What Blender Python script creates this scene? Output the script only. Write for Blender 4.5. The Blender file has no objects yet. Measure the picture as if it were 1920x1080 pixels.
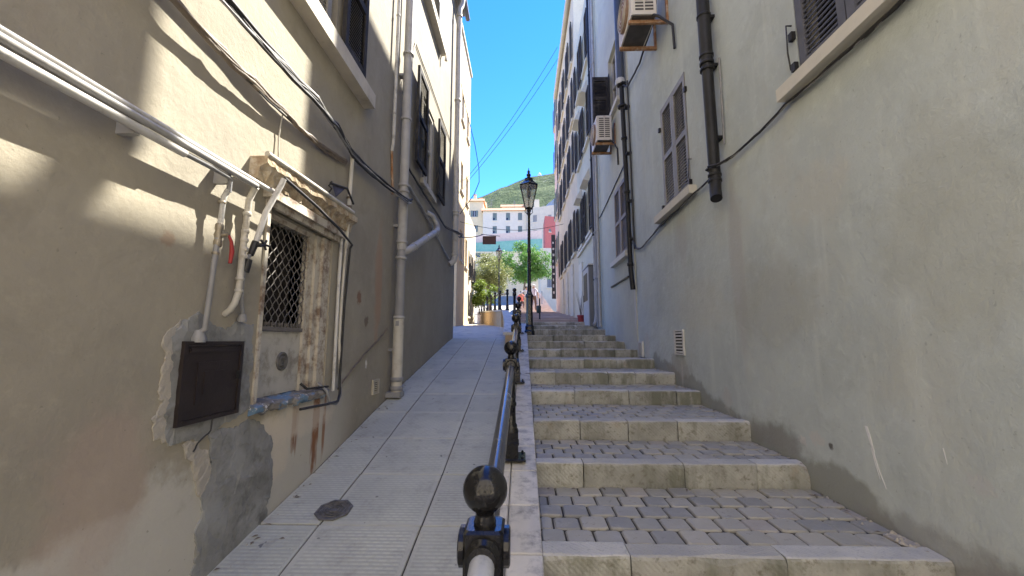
import bpy, bmesh, math, random
from mathutils import Vector, Matrix, noise, geometry
S = bpy.context.scene
COL = S.collection
RNG = random.Random(7)
rad = math.radians
# ------------------------------------------------------------------ camera, sky, sun, exposure
cam = bpy.data.cameras.new('camera'); co = bpy.data.objects.new('camera', cam); COL.objects.link(co)
cam.sensor_width = 36.0; cam.lens = 36.0*760/1920; cam.clip_start = 0.02; cam.clip_end = 4000
co.location = (0, 0, 1.6); co.rotation_euler = (rad(90+7.496), 0, rad(1.569))
S.camera = co
SUN = Vector((0.39, 0.46, 0.797)).normalized()
w = bpy.data.worlds.new('World'); S.world = w; w.use_nodes = True
nt = w.node_tree; nt.nodes.clear()
sky = nt.nodes.new('ShaderNodeTexSky'); sky.sky_type = 'NISHITA'; sky.sun_disc = False
sky.sun_elevation = math.asin(SUN.z); sky.sun_rotation = math.atan2(SUN.x, SUN.y)
sky.altitude = 0; sky.air_density = 0.8; sky.dust_density = 0.0; sky.ozone_density = 5.0
bg = nt.nodes.new('ShaderNodeBackground'); bg.inputs[1].default_value = 0.088
out = nt.nodes.new('ShaderNodeOutputWorld')
hs = nt.nodes.new('ShaderNodeHueSaturation'); hs.inputs['Hue'].default_value = .516; hs.inputs['Saturation'].default_value = 1.27
nt.links.new(sky.outputs[0], hs.inputs['Color']); nt.links.new(hs.outputs[0], bg.inputs[0]); nt.links.new(bg.outputs[0], out.inputs[0])
sl = bpy.data.lights.new('sun', 'SUN'); sl.energy = 2.9; sl.angle = rad(0.5); sl.color = (1, .94, .83)
so = bpy.data.objects.new('sun', sl); COL.objects.link(so)
so.rotation_euler = (-SUN).to_track_quat('-Z', 'Y').to_euler(); so.location = (3, 3, 30)
S.view_settings.view_transform = 'Standard'; S.view_settings.look = 'None'
S.view_settings.exposure = 2.9; S.view_settings.gamma = 1.0; S.view_settings.use_curve_mapping = False
S.cycles.max_bounces = 10; S.cycles.diffuse_bounces = 7; S.cycles.caustics_reflective = False; S.cycles.caustics_refractive = False

# ------------------------------------------------------------------ materials
class NT:
    def __init__(s, name):
        s.m = bpy.data.materials.new(name); s.m.use_nodes = True; s.t = s.m.node_tree
        s.b = s.t.nodes['Principled BSDF']; s._pos = None
    def n(s, typ, **kw):
        o = s.t.nodes.new(typ)
        for k, v in kw.items(): setattr(o, k, v)
        return o
    def l(s, a, b): s.t.links.new(a, b)
    def setin(s, sock, v):
        if hasattr(v, 'is_linked') or hasattr(v, 'links'): s.l(v, sock)
        else: sock.default_value = v
    @property
    def pos(s):
        if s._pos is None: s._pos = s.n('ShaderNodeNewGeometry').outputs['Position']
        return s._pos
    def vmul(s, v, k):
        o = s.n('ShaderNodeVectorMath', operation='MULTIPLY'); s.l(v, o.inputs[0]); o.inputs[1].default_value = k; return o.outputs[0]
    def vsub(s, v, k):
        o = s.n('ShaderNodeVectorMath', operation='SUBTRACT'); s.l(v, o.inputs[0]); o.inputs[1].default_value = k; return o.outputs[0]
    def noise(s, scale, detail=4, rough=.55, vec=None, dist=0):
        o = s.n('ShaderNodeTexNoise'); o.inputs['Scale'].default_value = scale; o.inputs['Detail'].default_value = detail
        o.inputs['Roughness'].default_value = rough; o.inputs['Distortion'].default_value = dist
        s.l(vec if vec is not None else s.pos, o.inputs['Vector']); return o.outputs['Fac']
    def math(s, op, a, b=0.0, c=None, clamp=False):
        o = s.n('ShaderNodeMath', operation=op, use_clamp=clamp); s.setin(o.inputs[0], a); s.setin(o.inputs[1], b)
        if c is not None: s.setin(o.inputs[2], c)
        return o.outputs[0]
    def rng(s, v, a, b, c=0.0, d=1.0):
        o = s.n('ShaderNodeMapRange', interpolation_type='SMOOTHSTEP'); s.setin(o.inputs[0], v)
        for i, k in enumerate((a, b, c, d)): o.inputs[i+1].default_value = k
        return o.outputs[0]
    def mix(s, f, a, b, mode='MIX'):
        o = s.n('ShaderNodeMix', data_type='RGBA', blend_type=mode)
        s.setin(o.inputs[0], f)
        for sock, v in ((o.inputs[6], a), (o.inputs[7], b)):
            if isinstance(v, tuple): sock.default_value = (v[0], v[1], v[2], 1)
            else: s.l(v, sock)
        return o.outputs[2]
    def sep(s, v):
        o = s.n('ShaderNodeSeparateXYZ'); s.l(v, o.inputs[0]); return o.outputs
    def objrand(s): return s.n('ShaderNodeObjectInfo').outputs['Random']
    def bump(s, h, strength, dist=.01, normal=None):
        o = s.n('ShaderNodeBump'); o.inputs['Strength'].default_value = strength; o.inputs['Distance'].default_value = dist
        s.l(h, o.inputs['Height'])
        if normal is not None: s.l(normal, o.inputs['Normal'])
        return o.outputs[0]
    def fin(s, col, rough=.8, metal=0.0, normal=None, spec=.4):
        if isinstance(col, tuple): s.b.inputs['Base Color'].default_value = (*col, 1)
        else: s.l(col, s.b.inputs['Base Color'])
        s.setin(s.b.inputs['Roughness'], rough); s.b.inputs['Metallic'].default_value = metal
        s.b.inputs['Specular IOR Level'].default_value = spec
        if normal is not None: s.l(normal, s.b.inputs['Normal'])
        return s.m

def surf(name, c1, c2, scale=6, rough=.8, metal=0.0, bump=.15, bscale=60, rand=0.0, spec=.4, dirt=None, dirt_amt=.5, dirt_scale=3, bdist=.01):
    t = NT(name)
    f = t.rng(t.noise(scale, 5, .6), .3, .7)
    c = t.mix(f, c1, c2)
    if dirt:
        d = t.rng(t.noise(dirt_scale, 8, .7), .62-dirt_amt*.3, .78-dirt_amt*.2)
        c = t.mix(d, c, dirt)
    if rand:
        r = t.rng(t.objrand(), 0, 1, 1-rand, 1+rand)
        o = t.n('ShaderNodeVectorMath', operation='SCALE'); t.l(c, o.inputs[0]); t.l(r, o.inputs['Scale']); c = o.outputs[0]
    nrm = t.bump(t.noise(bscale, 6, .6), bump, bdist) if bump else None
    return t.fin(c, rough, metal, nrm, spec)

def stain(t, c, y, z, ry, rz, col, amt=1.0, nscale=6, nz=1.0, edge=.35, rough=.5):
    """a stain with a shape of its own on a wall: ellipse (y,z,ry,rz) broken up by noise"""
    v = t.vmul(t.vsub(t.pos, (0, y, z)), (0, 1/ry, 1/rz))
    o = t.n('ShaderNodeVectorMath', operation='LENGTH'); t.l(v, o.inputs[0])
    nn = t.noise(nscale, 5, .65, t.vmul(t.pos, (1, 1, nz)))
    d = t.math('ADD', o.outputs['Value'], t.math('MULTIPLY', t.math('SUBTRACT', nn, .5), 2*rough*2))
    m = t.rng(d, 1+edge, 1-edge, 0.0, amt)
    return t.mix(m, c, col)

def wall_mat(name, base, alt, stains=(), streak=(.3, .28, .25), streak_amt=.35, bump=.35, foot=None, foot_end=3.4, light=None, light_amt=.5):
    t = NT(name)
    c = t.mix(t.rng(t.noise(.9, 6, .6), .3, .7), base, alt)
    c = t.mix(t.rng(t.noise(3.3, 6, .65, dist=.6), .48, .75, 0, .6), c, tuple(k*.74 for k in base))
    c = t.mix(t.rng(t.noise(9, 8, .75), .5, .72, 0, .4), c, tuple(min(1, k*1.18) for k in base))
    if light: c = t.mix(t.rng(t.noise(1.7, 7, .7, t.vmul(t.pos, (1, 1, .6))), .5, .72, 0, light_amt), c, light)
    st = t.noise(5, 5, .6, t.vmul(t.pos, (1, 1, .07)))
    c = t.mix(t.rng(st, .53, .75, 0, streak_amt), c, streak)
    if foot:   # paler render along the foot of the wall, following the climb of the lane
        fc, f0, fs, fh = foot
        xyz = t.sep(t.pos)
        h = t.math('SUBTRACT', xyz[2], t.math('ADD', t.math('MULTIPLY', xyz[1], fs), f0))
        h = t.math('ADD', h, t.math('MULTIPLY', t.math('SUBTRACT', t.noise(1.6, 6, .6), .5), .9))
        c = t.mix(t.math('MULTIPLY', t.rng(h, fh+.05, fh-.05, 0, .85), t.rng(xyz[1], foot_end+.5, foot_end-.1)), c, fc)
    for s_ in stains: c = stain(t, c, *s_[:4], s_[4], **(s_[5] if len(s_) > 5 else {}))
    # pits and flecks
    sp = t.rng(t.noise(38, 3, .5), .69, .74, 0, .45)
    c = t.mix(sp, c, tuple(k*.5 for k in base))
    n1 = t.bump(t.noise(2.2, 4, .5), bump*.9, .05)
    n2 = t.bump(t.noise(26, 7, .68), bump, .012, n1)
    return t.fin(c, .88, 0, n2, .25)

M = {}
M['plaster_left'] = wall_mat('plaster_left', (.35, .318, .245), (.285, .26, .207), streak=(.33, .28, .22), streak_amt=.3, light=(.42, .38, .30),
    foot=((.50, .48, .42), .62, .18, .0),
    stains=[(2.86, 1.02, .035, .16, (.20, .075, .025), dict(nscale=16, nz=.15, amt=.85, rough=.7)),
            (3.15, .98, .05, .26, (.22, .08, .025), dict(nscale=16, nz=.12, amt=.9, rough=.8)),
            (3.28, .95, .025, .22, (.26, .11, .045), dict(nscale=18, nz=.12, amt=.8, rough=.7)),
            (2.95, 1.04, .45, .10, (.63, .56, .46), dict(nscale=9, amt=.6)),
            (2.62, .95, .20, .22, (.60, .53, .42), dict(nscale=7, amt=.6)),
            (3.85, 2.02, .05, .07, (.20, .10, .06), dict(nscale=25, amt=.8)),
            (4.05, 1.80, .05, .05, (.16, .12, .09), dict(nscale=25, amt=.8)),
            (4.35, 2.25, .10, .5, (.42, .24, .15), dict(nscale=8, nz=.4, amt=.5)),
            (4.1, 1.38, .025, .04, (.7, .68, .62), dict(nscale=22, amt=.9)),
            (1.72, 2.05, .035, .03, (.28, .2, .14), dict(nscale=30, amt=.7)),
            (1.55, 1.05, .2, .3, (.40, .31, .25), dict(nscale=4, amt=.5))])
M['plaster_right'] = wall_mat('plaster_right', (.535, .577, .545), (.445, .482, .462), streak=(.60, .63, .58), streak_amt=.55, bump=.5, light=(.52, .52, .45), foot=((.28, .285, .25), .29, .165, .05), foot_end=40,
    stains=[(2.9, .95, .06, .05, (.55, .54, .5), dict(nscale=30, amt=.8, rough=.8)),
            (2.78, .93, .018, .02, (.1, .09, .08), dict(nscale=30, amt=.9)),
            (3.05, .90, .035, .03, (.6, .58, .54), dict(nscale=35, amt=.8, rough=.8)),
            (5.3, 1.25, .32, .16, (.30, .26, .2), dict(nscale=6, amt=.5)),
            (6.6, 1.5, .13, .2, (.52, .5, .45), dict(nscale=12, amt=.6)),
            (5.2, 1.2, .03, .16, (.5, .47, .42), dict(nscale=18, nz=.15, amt=.6)),
            (4.1, 1.05, .09, .10, (.5, .48, .44), dict(nscale=14, amt=.5, rough=.7)),
            (1.9, .98, .05, .04, (.52, .52, .5), dict(nscale=25, amt=.6, rough=.8)),
            (3.75, 2.3, .12, .7, (.44, .43, .4), dict(nscale=5, nz=.2, amt=.6)),
            (5.0, 2.9, .18, .35, (.43, .42, .39), dict(nscale=5, nz=.2, amt=.5)),
            (3.3, 1.9, .5, .35, (.40, .40, .345), dict(nscale=3, amt=.5)), (1.9, 2.2, .35, .5, (.42, .43, .37), dict(nscale=3, amt=.5)), (4.6, 2.0, .6, .3, (.52, .51, .43), dict(nscale=4, amt=.4)), (2.7, 2.6, .25, .2, (.53, .52, .45), dict(nscale=5, amt=.45)),
            (2.15, .62, .35, .09, (.27, .26, .24), dict(nscale=6, amt=.6)),
            (3.6, .85, .5, .09, (.27, .26, .24), dict(nscale=6, amt=.5))])
M['plaster_right_b'] = wall_mat('plaster_right_b', (.54, .535, .43), (.47, .465, .38), streak=(.5, .49, .46), streak_amt=.25, bump=.25, light=(.47, .45, .41),
    stains=[(7.15, 2.15, .05, .35, (.6, .58, .53), dict(nscale=16, nz=.3, amt=.8)), (8.4, 5.9, .3, .5, (.36, .35, .32), dict(nscale=5, amt=.4))])
M['plaster_white'] = wall_mat('plaster_white', (.60, .53, .40), (.53, .47, .36), streak=(.45, .44, .42), streak_amt=.25, bump=.2)
M['plaster_bounce'] = wall_mat('plaster_bounce', (.72, .65, .54), (.68, .61, .50), streak_amt=.2, bump=.2)
M['plaster_cream'] = wall_mat('plaster_cream', (.70, .56, .35), (.65, .52, .33), streak_amt=.25, bump=.2)
M['plaster_pink'] = wall_mat('plaster_pink', (.62, .45, .36), (.58, .43, .35), streak_amt=.2, bump=.2)
M['plaster_lav'] = wall_mat('plaster_lav', (.68, .60, .47), (.63, .56, .44), streak=(.5, .49, .48), streak_amt=.2, bump=.2)
M['cement'] = surf('cement', (.20, .20, .19), (.29, .295, .285), 5, .9, bump=.5, bscale=30, dirt=(.14, .14, .13), dirt_amt=.5, dirt_scale=6)
M['cement_pale'] = surf('cement_pale', (.42, .38, .31), (.34, .32, .28), 9, .9, bump=.6, bscale=28)
M['stone'] = None
def stone_mat():
    t = NT('step_stone')
    c = t.mix(t.rng(t.noise(4, 6, .65), .3, .7), (.29, .29, .255), (.46, .455, .41))
    c = t.mix(t.rng(t.noise(22, 5, .7), .5, .7, 0, .8), c, (.17, .16, .115))
    c = t.mix(t.rng(t.noise(2.6, 4, .6), .56, .72, 0, .5), c, (.34, .25, .15))
    c = t.mix(t.rng(t.noise(5, 5, .6, t.vmul(t.pos, (1, 1, .25))), .47, .66, 0, .8), c, (.15, .155, .11))
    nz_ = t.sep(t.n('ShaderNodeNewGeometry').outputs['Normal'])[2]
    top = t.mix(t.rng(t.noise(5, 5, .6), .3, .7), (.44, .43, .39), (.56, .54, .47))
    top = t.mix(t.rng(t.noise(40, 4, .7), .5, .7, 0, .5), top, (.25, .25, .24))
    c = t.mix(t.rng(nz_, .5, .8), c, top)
    r = t.rng(t.objrand(), 0, 1, .84, 1.14)
    o = t.n('ShaderNodeVectorMath', operation='SCALE'); t.l(c, o.inputs[0]); t.l(r, o.inputs['Scale'])
    wv = t.n('ShaderNodeTexWave', wave_type='BANDS', bands_direction='DIAGONAL'); wv.inputs['Scale'].default_value = 22; wv.inputs['Distortion'].default_value = 1.5
    t.l(t.pos, wv.inputs['Vector'])
    n = t.bump(wv.outputs['Fac'], .25, .006); n = t.bump(t.noise(45, 6, .7), .6, .012, n)
    return t.fin(o.outputs[0], .75, 0, n, .4)
M['stone'] = stone_mat()
def paver_mat():
    t = NT('paver'); r = t.objrand()
    c = t.mix(r, (.40, .375, .31), (.32, .31, .265))
    r2 = t.math('FRACT', t.math('MULTIPLY', r, 7.31))
    c = t.mix(t.rng(r2, .5, 1, 0, .85), c, (.25, .248, .23))
    c = t.mix(t.rng(t.math('FRACT', t.math('MULTIPLY', r, 23.7)), .8, 1, 0, .5), c, (.33, .29, .26))
    c = t.mix(t.rng(t.noise(7, 6, .7), .5, .75, 0, .6), c, (.46, .43, .37))
    c = t.mix(t.rng(t.noise(30, 4, .7), .58, .75, 0, .65), c, (.15, .145, .13))
    c = t.mix(t.rng(t.noise(11, 2, .5), .775, .80, 0, .8), c, (.55, .54, .52))
    n = t.bump(t.noise(70, 5, .7), .4, .006)
    return t.fin(c, t.rng(t.noise(5, 4), .3, .7, .5, .75), 0, n, .45)
M['paver'] = paver_mat()
M['joint'] = surf('joint_sand', (.045, .041, .036), (.075, .068, .058), 9, .95, bump=.4)
def slab_mat():
    t = NT('paving_slab'); r = t.objrand()
    c = t.mix(r, (.53, .54, .44), (.59, .59, .48))
    c = t.mix(t.rng(t.noise(1.4, 6, .65), .35, .7, 0, .8), c, (.42, .425, .36))
    c = t.mix(t.rng(t.noise(6, 7, .75), .48, .72, 0, .75), c, (.34, .325, .28))
    c = t.mix(t.rng(t.noise(13, 2, .5), .74, .76, 0, .8), c, (.11, .11, .105))
    c = t.mix(t.rng(t.noise(17, 2, .5), .79, .80, 0, .8), c, (.6, .59, .56))
    g = t.n('ShaderNodeTexCoord').outputs['Generated']; xyz = t.sep(g); P = t.sep(t.pos)
    rib = t.math('SINE', t.math('MULTIPLY', P[1], 2*math.pi/.027))
    dash = t.math('SINE', t.math('ADD', t.math('MULTIPLY', P[0], 2*math.pi/.055), t.math('MULTIPLY', t.math('FLOOR', t.math('DIVIDE', P[1], .027)), math.pi)))
    rib = t.rng(rib, -.2, .3); rib = t.math('MULTIPLY', rib, t.rng(dash, -1.3, .2, .45, 1))
    ex = t.math('ABSOLUTE', t.math('SUBTRACT', xyz[0], .5)); ey = t.math('ABSOLUTE', t.math('SUBTRACT', xyz[1], .5))
    mk = t.rng(t.math('MAXIMUM', ex, ey), .44, .46, 1, 0)
    wear = t.rng(t.noise(2.3, 5, .6), .35, .62, .45, 1)
    rb = t.math('MULTIPLY', t.math('MULTIPLY', rib, mk), wear)
    c = t.mix(t.math('MULTIPLY', t.math('SUBTRACT', 1.0, rb), t.math('MULTIPLY', mk, .30)), c, (.17, .165, .16))
    c = t.mix(t.rng(mk, .9, .1, 0, .35), c, (.38, .365, .32))
    n = t.bump(rb, .45, .005); n = t.bump(t.noise(55, 5, .7), .25, .006, n)
    return t.fin(c, .72, 0, n, .4)
M['slab'] = slab_mat()
M['slab_far'] = surf('lane_paving', (.46, .43, .36), (.53, .49, .41), 4, .8, bump=.3, dirt=(.22, .21, .2), dirt_amt=.4)
M['kerb_tile'] = surf('kerb_tile', (.62, .59, .52), (.54, .52, .47), 7, .6, bump=.25, bscale=40, rand=.10, dirt=(.30, .29, .27), dirt_amt=.55, dirt_scale=9)
M['iron'] = surf('black_iron_paint', (.008, .008, .009), (.013, .013, .014), 30, .16, 0, bump=.10, bscale=45, spec=.38, bdist=.004)
def rail_mat():
    t = NT('rail_paint')
    wn = t.noise(2.1, 6, .6); wear = t.rng(wn, .60, .66)
    scr = t.rng(t.noise(14, 5, .7, t.vmul(t.pos, (1, .5, 1))), .64, .68)
    k = t.math('MAXIMUM', t.math('MULTIPLY', wear, .5), t.math('MULTIPLY', scr, .35))
    c = t.mix(k, (.075, .077, .08), (.34, .35, .36))
    return t.fin(c, t.rng(k, 0, 1, .18, .38), .15, t.bump(t.noise(30, 4), .1, .003), .7)
M['rail'] = rail_mat()
M['rail_grey'] = surf('rail_worn_grey', (.36, .38, .40), (.50, .51, .52), 12, .4, .2, bump=.15, bscale=40, spec=.5, dirt=(.22, .24, .26), dirt_amt=.4, dirt_scale=11)
M['shutter'] = surf('shutter_grey', (.26, .25, .225), (.22, .21, .19), 8, .5, bump=.12, rand=.04, spec=.4)
M['shutter_dark'] = surf('shutter_blue_grey', (.12, .122, .14), (.10, .102, .118), 8, .6, bump=.12, spec=.25)
M['shutter_warm'] = surf('shutter_faded', (.26, .225, .19), (.22, .19, .165), 8, .55, bump=.12, spec=.35)
M['shutter_blue'] = surf('shutter_dark_blue', (.05, .048, .046), (.04, .038, .036), 8, .7, bump=.1, spec=.12)
M['shutter_green'] = surf('shutter_green', (.14, .18, .16), (.12, .15, .14), 8, .6, bump=.1)
M['shutter_black'] = surf('shutter_black', (.03, .028, .028), (.045, .042, .04), 9, .7, spec=.15, bump=.15, dirt=(.11, .10, .09), dirt_amt=.35)
M['sill'] = surf('sill_stone', (.58, .53, .44), (.50, .46, .38), 5, .8, bump=.35, bscale=40, dirt=(.36, .32, .26), dirt_amt=.35)
M['sill_cream'] = surf('sill_cream', (.64, .60, .50), (.58, .55, .46), 5, .75, bump=.2)
M['glass'] = surf('window_glass', (.02, .022, .025), (.03, .033, .036), 3, .06, bump=0, spec=.8)
M['frame_white'] = surf('window_frame_white', (.56, .53, .46), (.48, .45, .39), 9, .6, bump=.2, dirt=(.3, .27, .22), dirt_amt=.35)
M['pvc_grey'] = surf('pipe_grey', (.40, .39, .37), (.34, .335, .32), 7, .5, bump=.1, dirt=(.26, .25, .23), dirt_amt=.4)
M['pvc_mid'] = surf('pipe_mid_grey', (.27, .27, .27), (.23, .23, .235), 7, .5, bump=.1)
M['pvc_cream'] = surf('pipe_cream', (.55, .52, .45), (.46, .44, .38), 7, .5, bump=.12, dirt=(.3, .26, .2), dirt_amt=.4)
M['pvc_white'] = surf('pipe_white', (.58, .57, .54), (.5, .49, .46), 9, .5, bump=.12, dirt=(.30, .29, .27), dirt_amt=.4, dirt_scale=7)
M['pipe_black'] = surf('pipe_black', (.014, .014, .015), (.024, .024, .025), 8, .45, bump=.15, spec=.25)
M['pipe_slate'] = surf('pipe_slate', (.055, .065, .085), (.07, .08, .10), 5, .4, bump=.1)
M['cable_black'] = surf('cable_black', (.02, .02, .021), (.035, .034, .033), 20, .5, bump=.1)
M['cable_grey'] = surf('cable_grey', (.28, .28, .28), (.2, .2, .2), 9, .5, bump=.1)
M['cable_brown'] = surf('cable_brown', (.13, .10, .075), (.20, .165, .125), 9, .6, bump=.3)
M['rust'] = surf('rusty_steel', (.30, .14, .06), (.42, .26, .15), 16, .8, bump=.4, dirt=(.5, .44, .36), dirt_amt=.4, dirt_scale=8)
M['ac_white'] = surf('ac_casing', (.66, .62, .55), (.6, .56, .5), 4, .5, bump=.05, dirt=(.42, .3, .2), dirt_amt=.3, dirt_scale=5)
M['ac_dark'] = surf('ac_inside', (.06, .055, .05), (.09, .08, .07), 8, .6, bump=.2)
M['ac_brown'] = surf('ac_fan_guard', (.23, .15, .10), (.30, .20, .14), 14, .7, bump=.3)
M['meter'] = surf('meter_box_brown', (.020, .014, .013), (.030, .022, .02), 7, .4, bump=.15, spec=.45)
M['red'] = surf('valve_red', (.35, .03, .03), (.3, .03, .025), 9, .5, bump=.1)
M['brass'] = surf('brass_dull', (.33, .29, .22), (.25, .22, .17), 20, .45, .5, bump=.2)
M['lattice'] = surf('lattice_steel', (.17, .155, .14), (.12, .11, .10), 14, .6, bump=.2)
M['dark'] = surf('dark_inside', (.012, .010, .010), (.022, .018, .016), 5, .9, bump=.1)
M['old_paint'] = surf('peeling_paint', (.56, .52, .43), (.48, .44, .36), 6, .75, bump=.6, bscale=24, dirt=(.20, .14, .10), dirt_amt=.62, dirt_scale=8)
M['old_panel'] = surf('panel_paint', (.47, .45, .40), (.40, .385, .34), 6, .7, bump=.3, bscale=30, dirt=(.24, .22, .18), dirt_amt=.5, dirt_scale=6)
M['crumble'] = surf('crumbling_stone', (.48, .39, .26), (.30, .22, .14), 18, .9, bump=.9, bscale=22, dirt=(.56, .50, .40), dirt_amt=.55, dirt_scale=11, bdist=.02)
def bluesill():
    t = NT('sill_blue_paint')
    c = t.mix(t.rng(t.noise(9, 6, .65), .35, .65), (.30, .28, .25), (.14, .13, .12))
    c = t.mix(t.rng(t.noise(7, 6, .7, t.vmul(t.pos, (1, .6, 1))), .47, .54), c, (.13, .22, .33))
    c = t.mix(t.rng(t.noise(21, 4, .7), .6, .66), c, (.6, .6, .58))
    return t.fin(c, .6, 0, t.bump(t.noise(26, 6, .7), .8, .02), .4)
M['blue_sill'] = bluesill()
M['blue_iron'] = surf('blue_iron', (.05, .06, .13), (.03, .03, .05), 14, .5, bump=.3)
M['vent'] = surf('vent_white', (.62, .61, .57), (.54, .53, .5), 9, .5, bump=.1)
M['drip'] = surf('paint_drip', (.80, .80, .77), (.72, .72, .70), 9, .6, bump=.1)
M['vent_tan'] = surf('vent_tan', (.50, .45, .35), (.42, .38, .30), 9, .6, bump=.1)
M['castiron'] = surf('cast_iron_cover', (.10, .097, .09), (.19, .18, .165), 25, .55, .3, bump=.5, bscale=60)
M['cabinet'] = surf('cabinet_grey', (.16, .17, .18), (.14, .15, .16), 5, .5, bump=.08)
M['cabinet_pale'] = surf('cabinet_pale', (.48, .47, .44), (.43, .42, .4), 5, .6, bump=.1)
M['lantern_glass'] = None
def lantern():
    t = NT('lantern_glass')
    t.b.inputs['Transmission Weight'].default_value = .8
    t.b.inputs['IOR'].default_value = 1.1
    return t.fin((.93, .92, .86), .2, 0, None, .4)
M['lantern_glass'] = lantern()
M['sign_brown'] = surf('sign_brown', (.085, .035, .03), (.07, .03, .025), 6, .5, bump=.05)
M['sign_dark'] = surf('sign_dark', (.05, .05, .055), (.035, .035, .04), 6, .5, bump=.05)
M['sign_white'] = surf('sign_marks', (.7, .7, .68), (.6, .6, .58), 6, .5, bump=.05)
M['terracotta'] = surf('roof_tiles', (.46, .25, .13), (.52, .33, .18), 9, .8, bump=.4, bscale=12)
M['roof_grey'] = surf('roof_felt', (.3, .29, .28), (.36, .35, .33), 4, .9, bump=.2)
M['pink_wall'] = surf('pink_parapet', (.60, .42, .34), (.66, .50, .40), 3, .8, bump=.2)
M['green_net'] = surf('green_netting', (.16, .34, .26), (.22, .40, .31), 2, .8, bump=.3, bscale=8)
M['red_paint'] = surf('red_paint', (.45, .12, .10), (.4, .11, .09), 4, .7, bump=.1)
M['planter_stone'] = surf('planter_stone', (.50, .36, .22), (.42, .31, .20), 4, .8, bump=.3, bscale=20, dirt=(.36, .31, .25), dirt_amt=.4)
M['far_step'] = surf('far_step_stone', (.42, .34, .30), (.36, .30, .27), 3, .8, bump=.3)
M['ground'] = surf('ground_earth', (.24, .22, .18), (.30, .28, .23), .5, .95, bump=.3, bscale=3)
M['soil'] = surf('soil', (.10, .075, .05), (.14, .11, .08), 6, .95, bump=.5)
M['bark'] = surf('bark', (.13, .10, .075), (.19, .155, .12), 14, .9, bump=.6, bscale=20)
M['pot'] = surf('red_pot', (.36, .055, .05), (.30, .05, .045), 9, .5, bump=.1)
M['bin_green'] = surf('bin_green', (.03, .05, .045), (.04, .06, .05), 9, .5, bump=.1)
M['gutter'] = surf('gutter_cream', (.50, .47, .40), (.44, .42, .36), 6, .6, bump=.1)
M['skin'] = surf('skin', (.50, .31, .22), (.46, .28, .2), 9, .55, bump=0)
M['hair'] = surf('hair', (.05, .035, .025), (.07, .05, .035), 20, .6, bump=.3)
M['hat'] = surf('white_hat', (.72, .71, .68), (.68, .67, .64), 9, .8, bump=.1)
M['cloth_white'] = surf('cloth_white', (.70, .72, .74), (.64, .66, .68), 9, .85, bump=.2)
M['cloth_tan'] = surf('cloth_tan', (.52, .42, .31), (.46, .37, .27), 9, .85, bump=.2)
M['cloth_coral'] = surf('cloth_coral', (.72, .20, .14), (.66, .17, .12), 9, .85, bump=.2)
M['cloth_lilac'] = surf('cloth_lilac', (.60, .56, .62), (.55, .51, .57), 9, .85, bump=.2)
M['cloth_brown'] = surf('cloth_brown', (.10, .06, .05), (.13, .08, .06), 9, .85, bump=.2)
def leaf_mat(name, c1, c2, tr=.35):
    t = NT(name)
    c = t.mix(t.noise(1.3, 3, .6), c1, c2)
    c = t.mix(t.rng(t.noise(9, 2), .4, .7, 0, .5), c, tuple(k*1.5 for k in c2))
    d = t.n('ShaderNodeBsdfTranslucent'); t.l(c, d.inputs[0]); t.fin(c, .55, 0, None, .35)
    mx = t.n('ShaderNodeMixShader'); mx.inputs[0].default_value = tr
    t.l(t.b.outputs[0], mx.inputs[1]); t.l(d.outputs[0], mx.inputs[2])
    t.l(mx.outputs[0], t.t.nodes['Material Output'].inputs[0]); return t.m
M['leaf_olive'] = leaf_mat('leaf_olive', (.16, .19, .06), (.22, .24, .09))
M['leaf_green'] = leaf_mat('leaf_green', (.08, .19, .035), (.12, .25, .05))
M['leaf_lime'] = leaf_mat('leaf_lime', (.14, .21, .03), (.20, .27, .05))
def hill_mat():
    t = NT('hill_scrub')
    c = t.mix(t.rng(t.noise(.06, 8, .7), .35, .62), (.05, .085, .035), (.11, .145, .06))
    c = t.mix(t.rng(t.noise(.022, 8, .75), .58, .66, 0, .8), c, (.34, .33, .30))
    c = t.mix(t.rng(t.noise(.3, 4, .7), .5, .7, 0, .6), c, (.03, .05, .025))
    return t.fin(c, .95, 0, t.bump(t.noise(.15, 8, .7), 1.0, 8.0), .1)
M['hill'] = hill_mat()
M['rock'] = surf('rock_face', (.36, .36, .37), (.28, .28, .29), .05, .95, bump=.8, bscale=.1, bdist=3)

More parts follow.
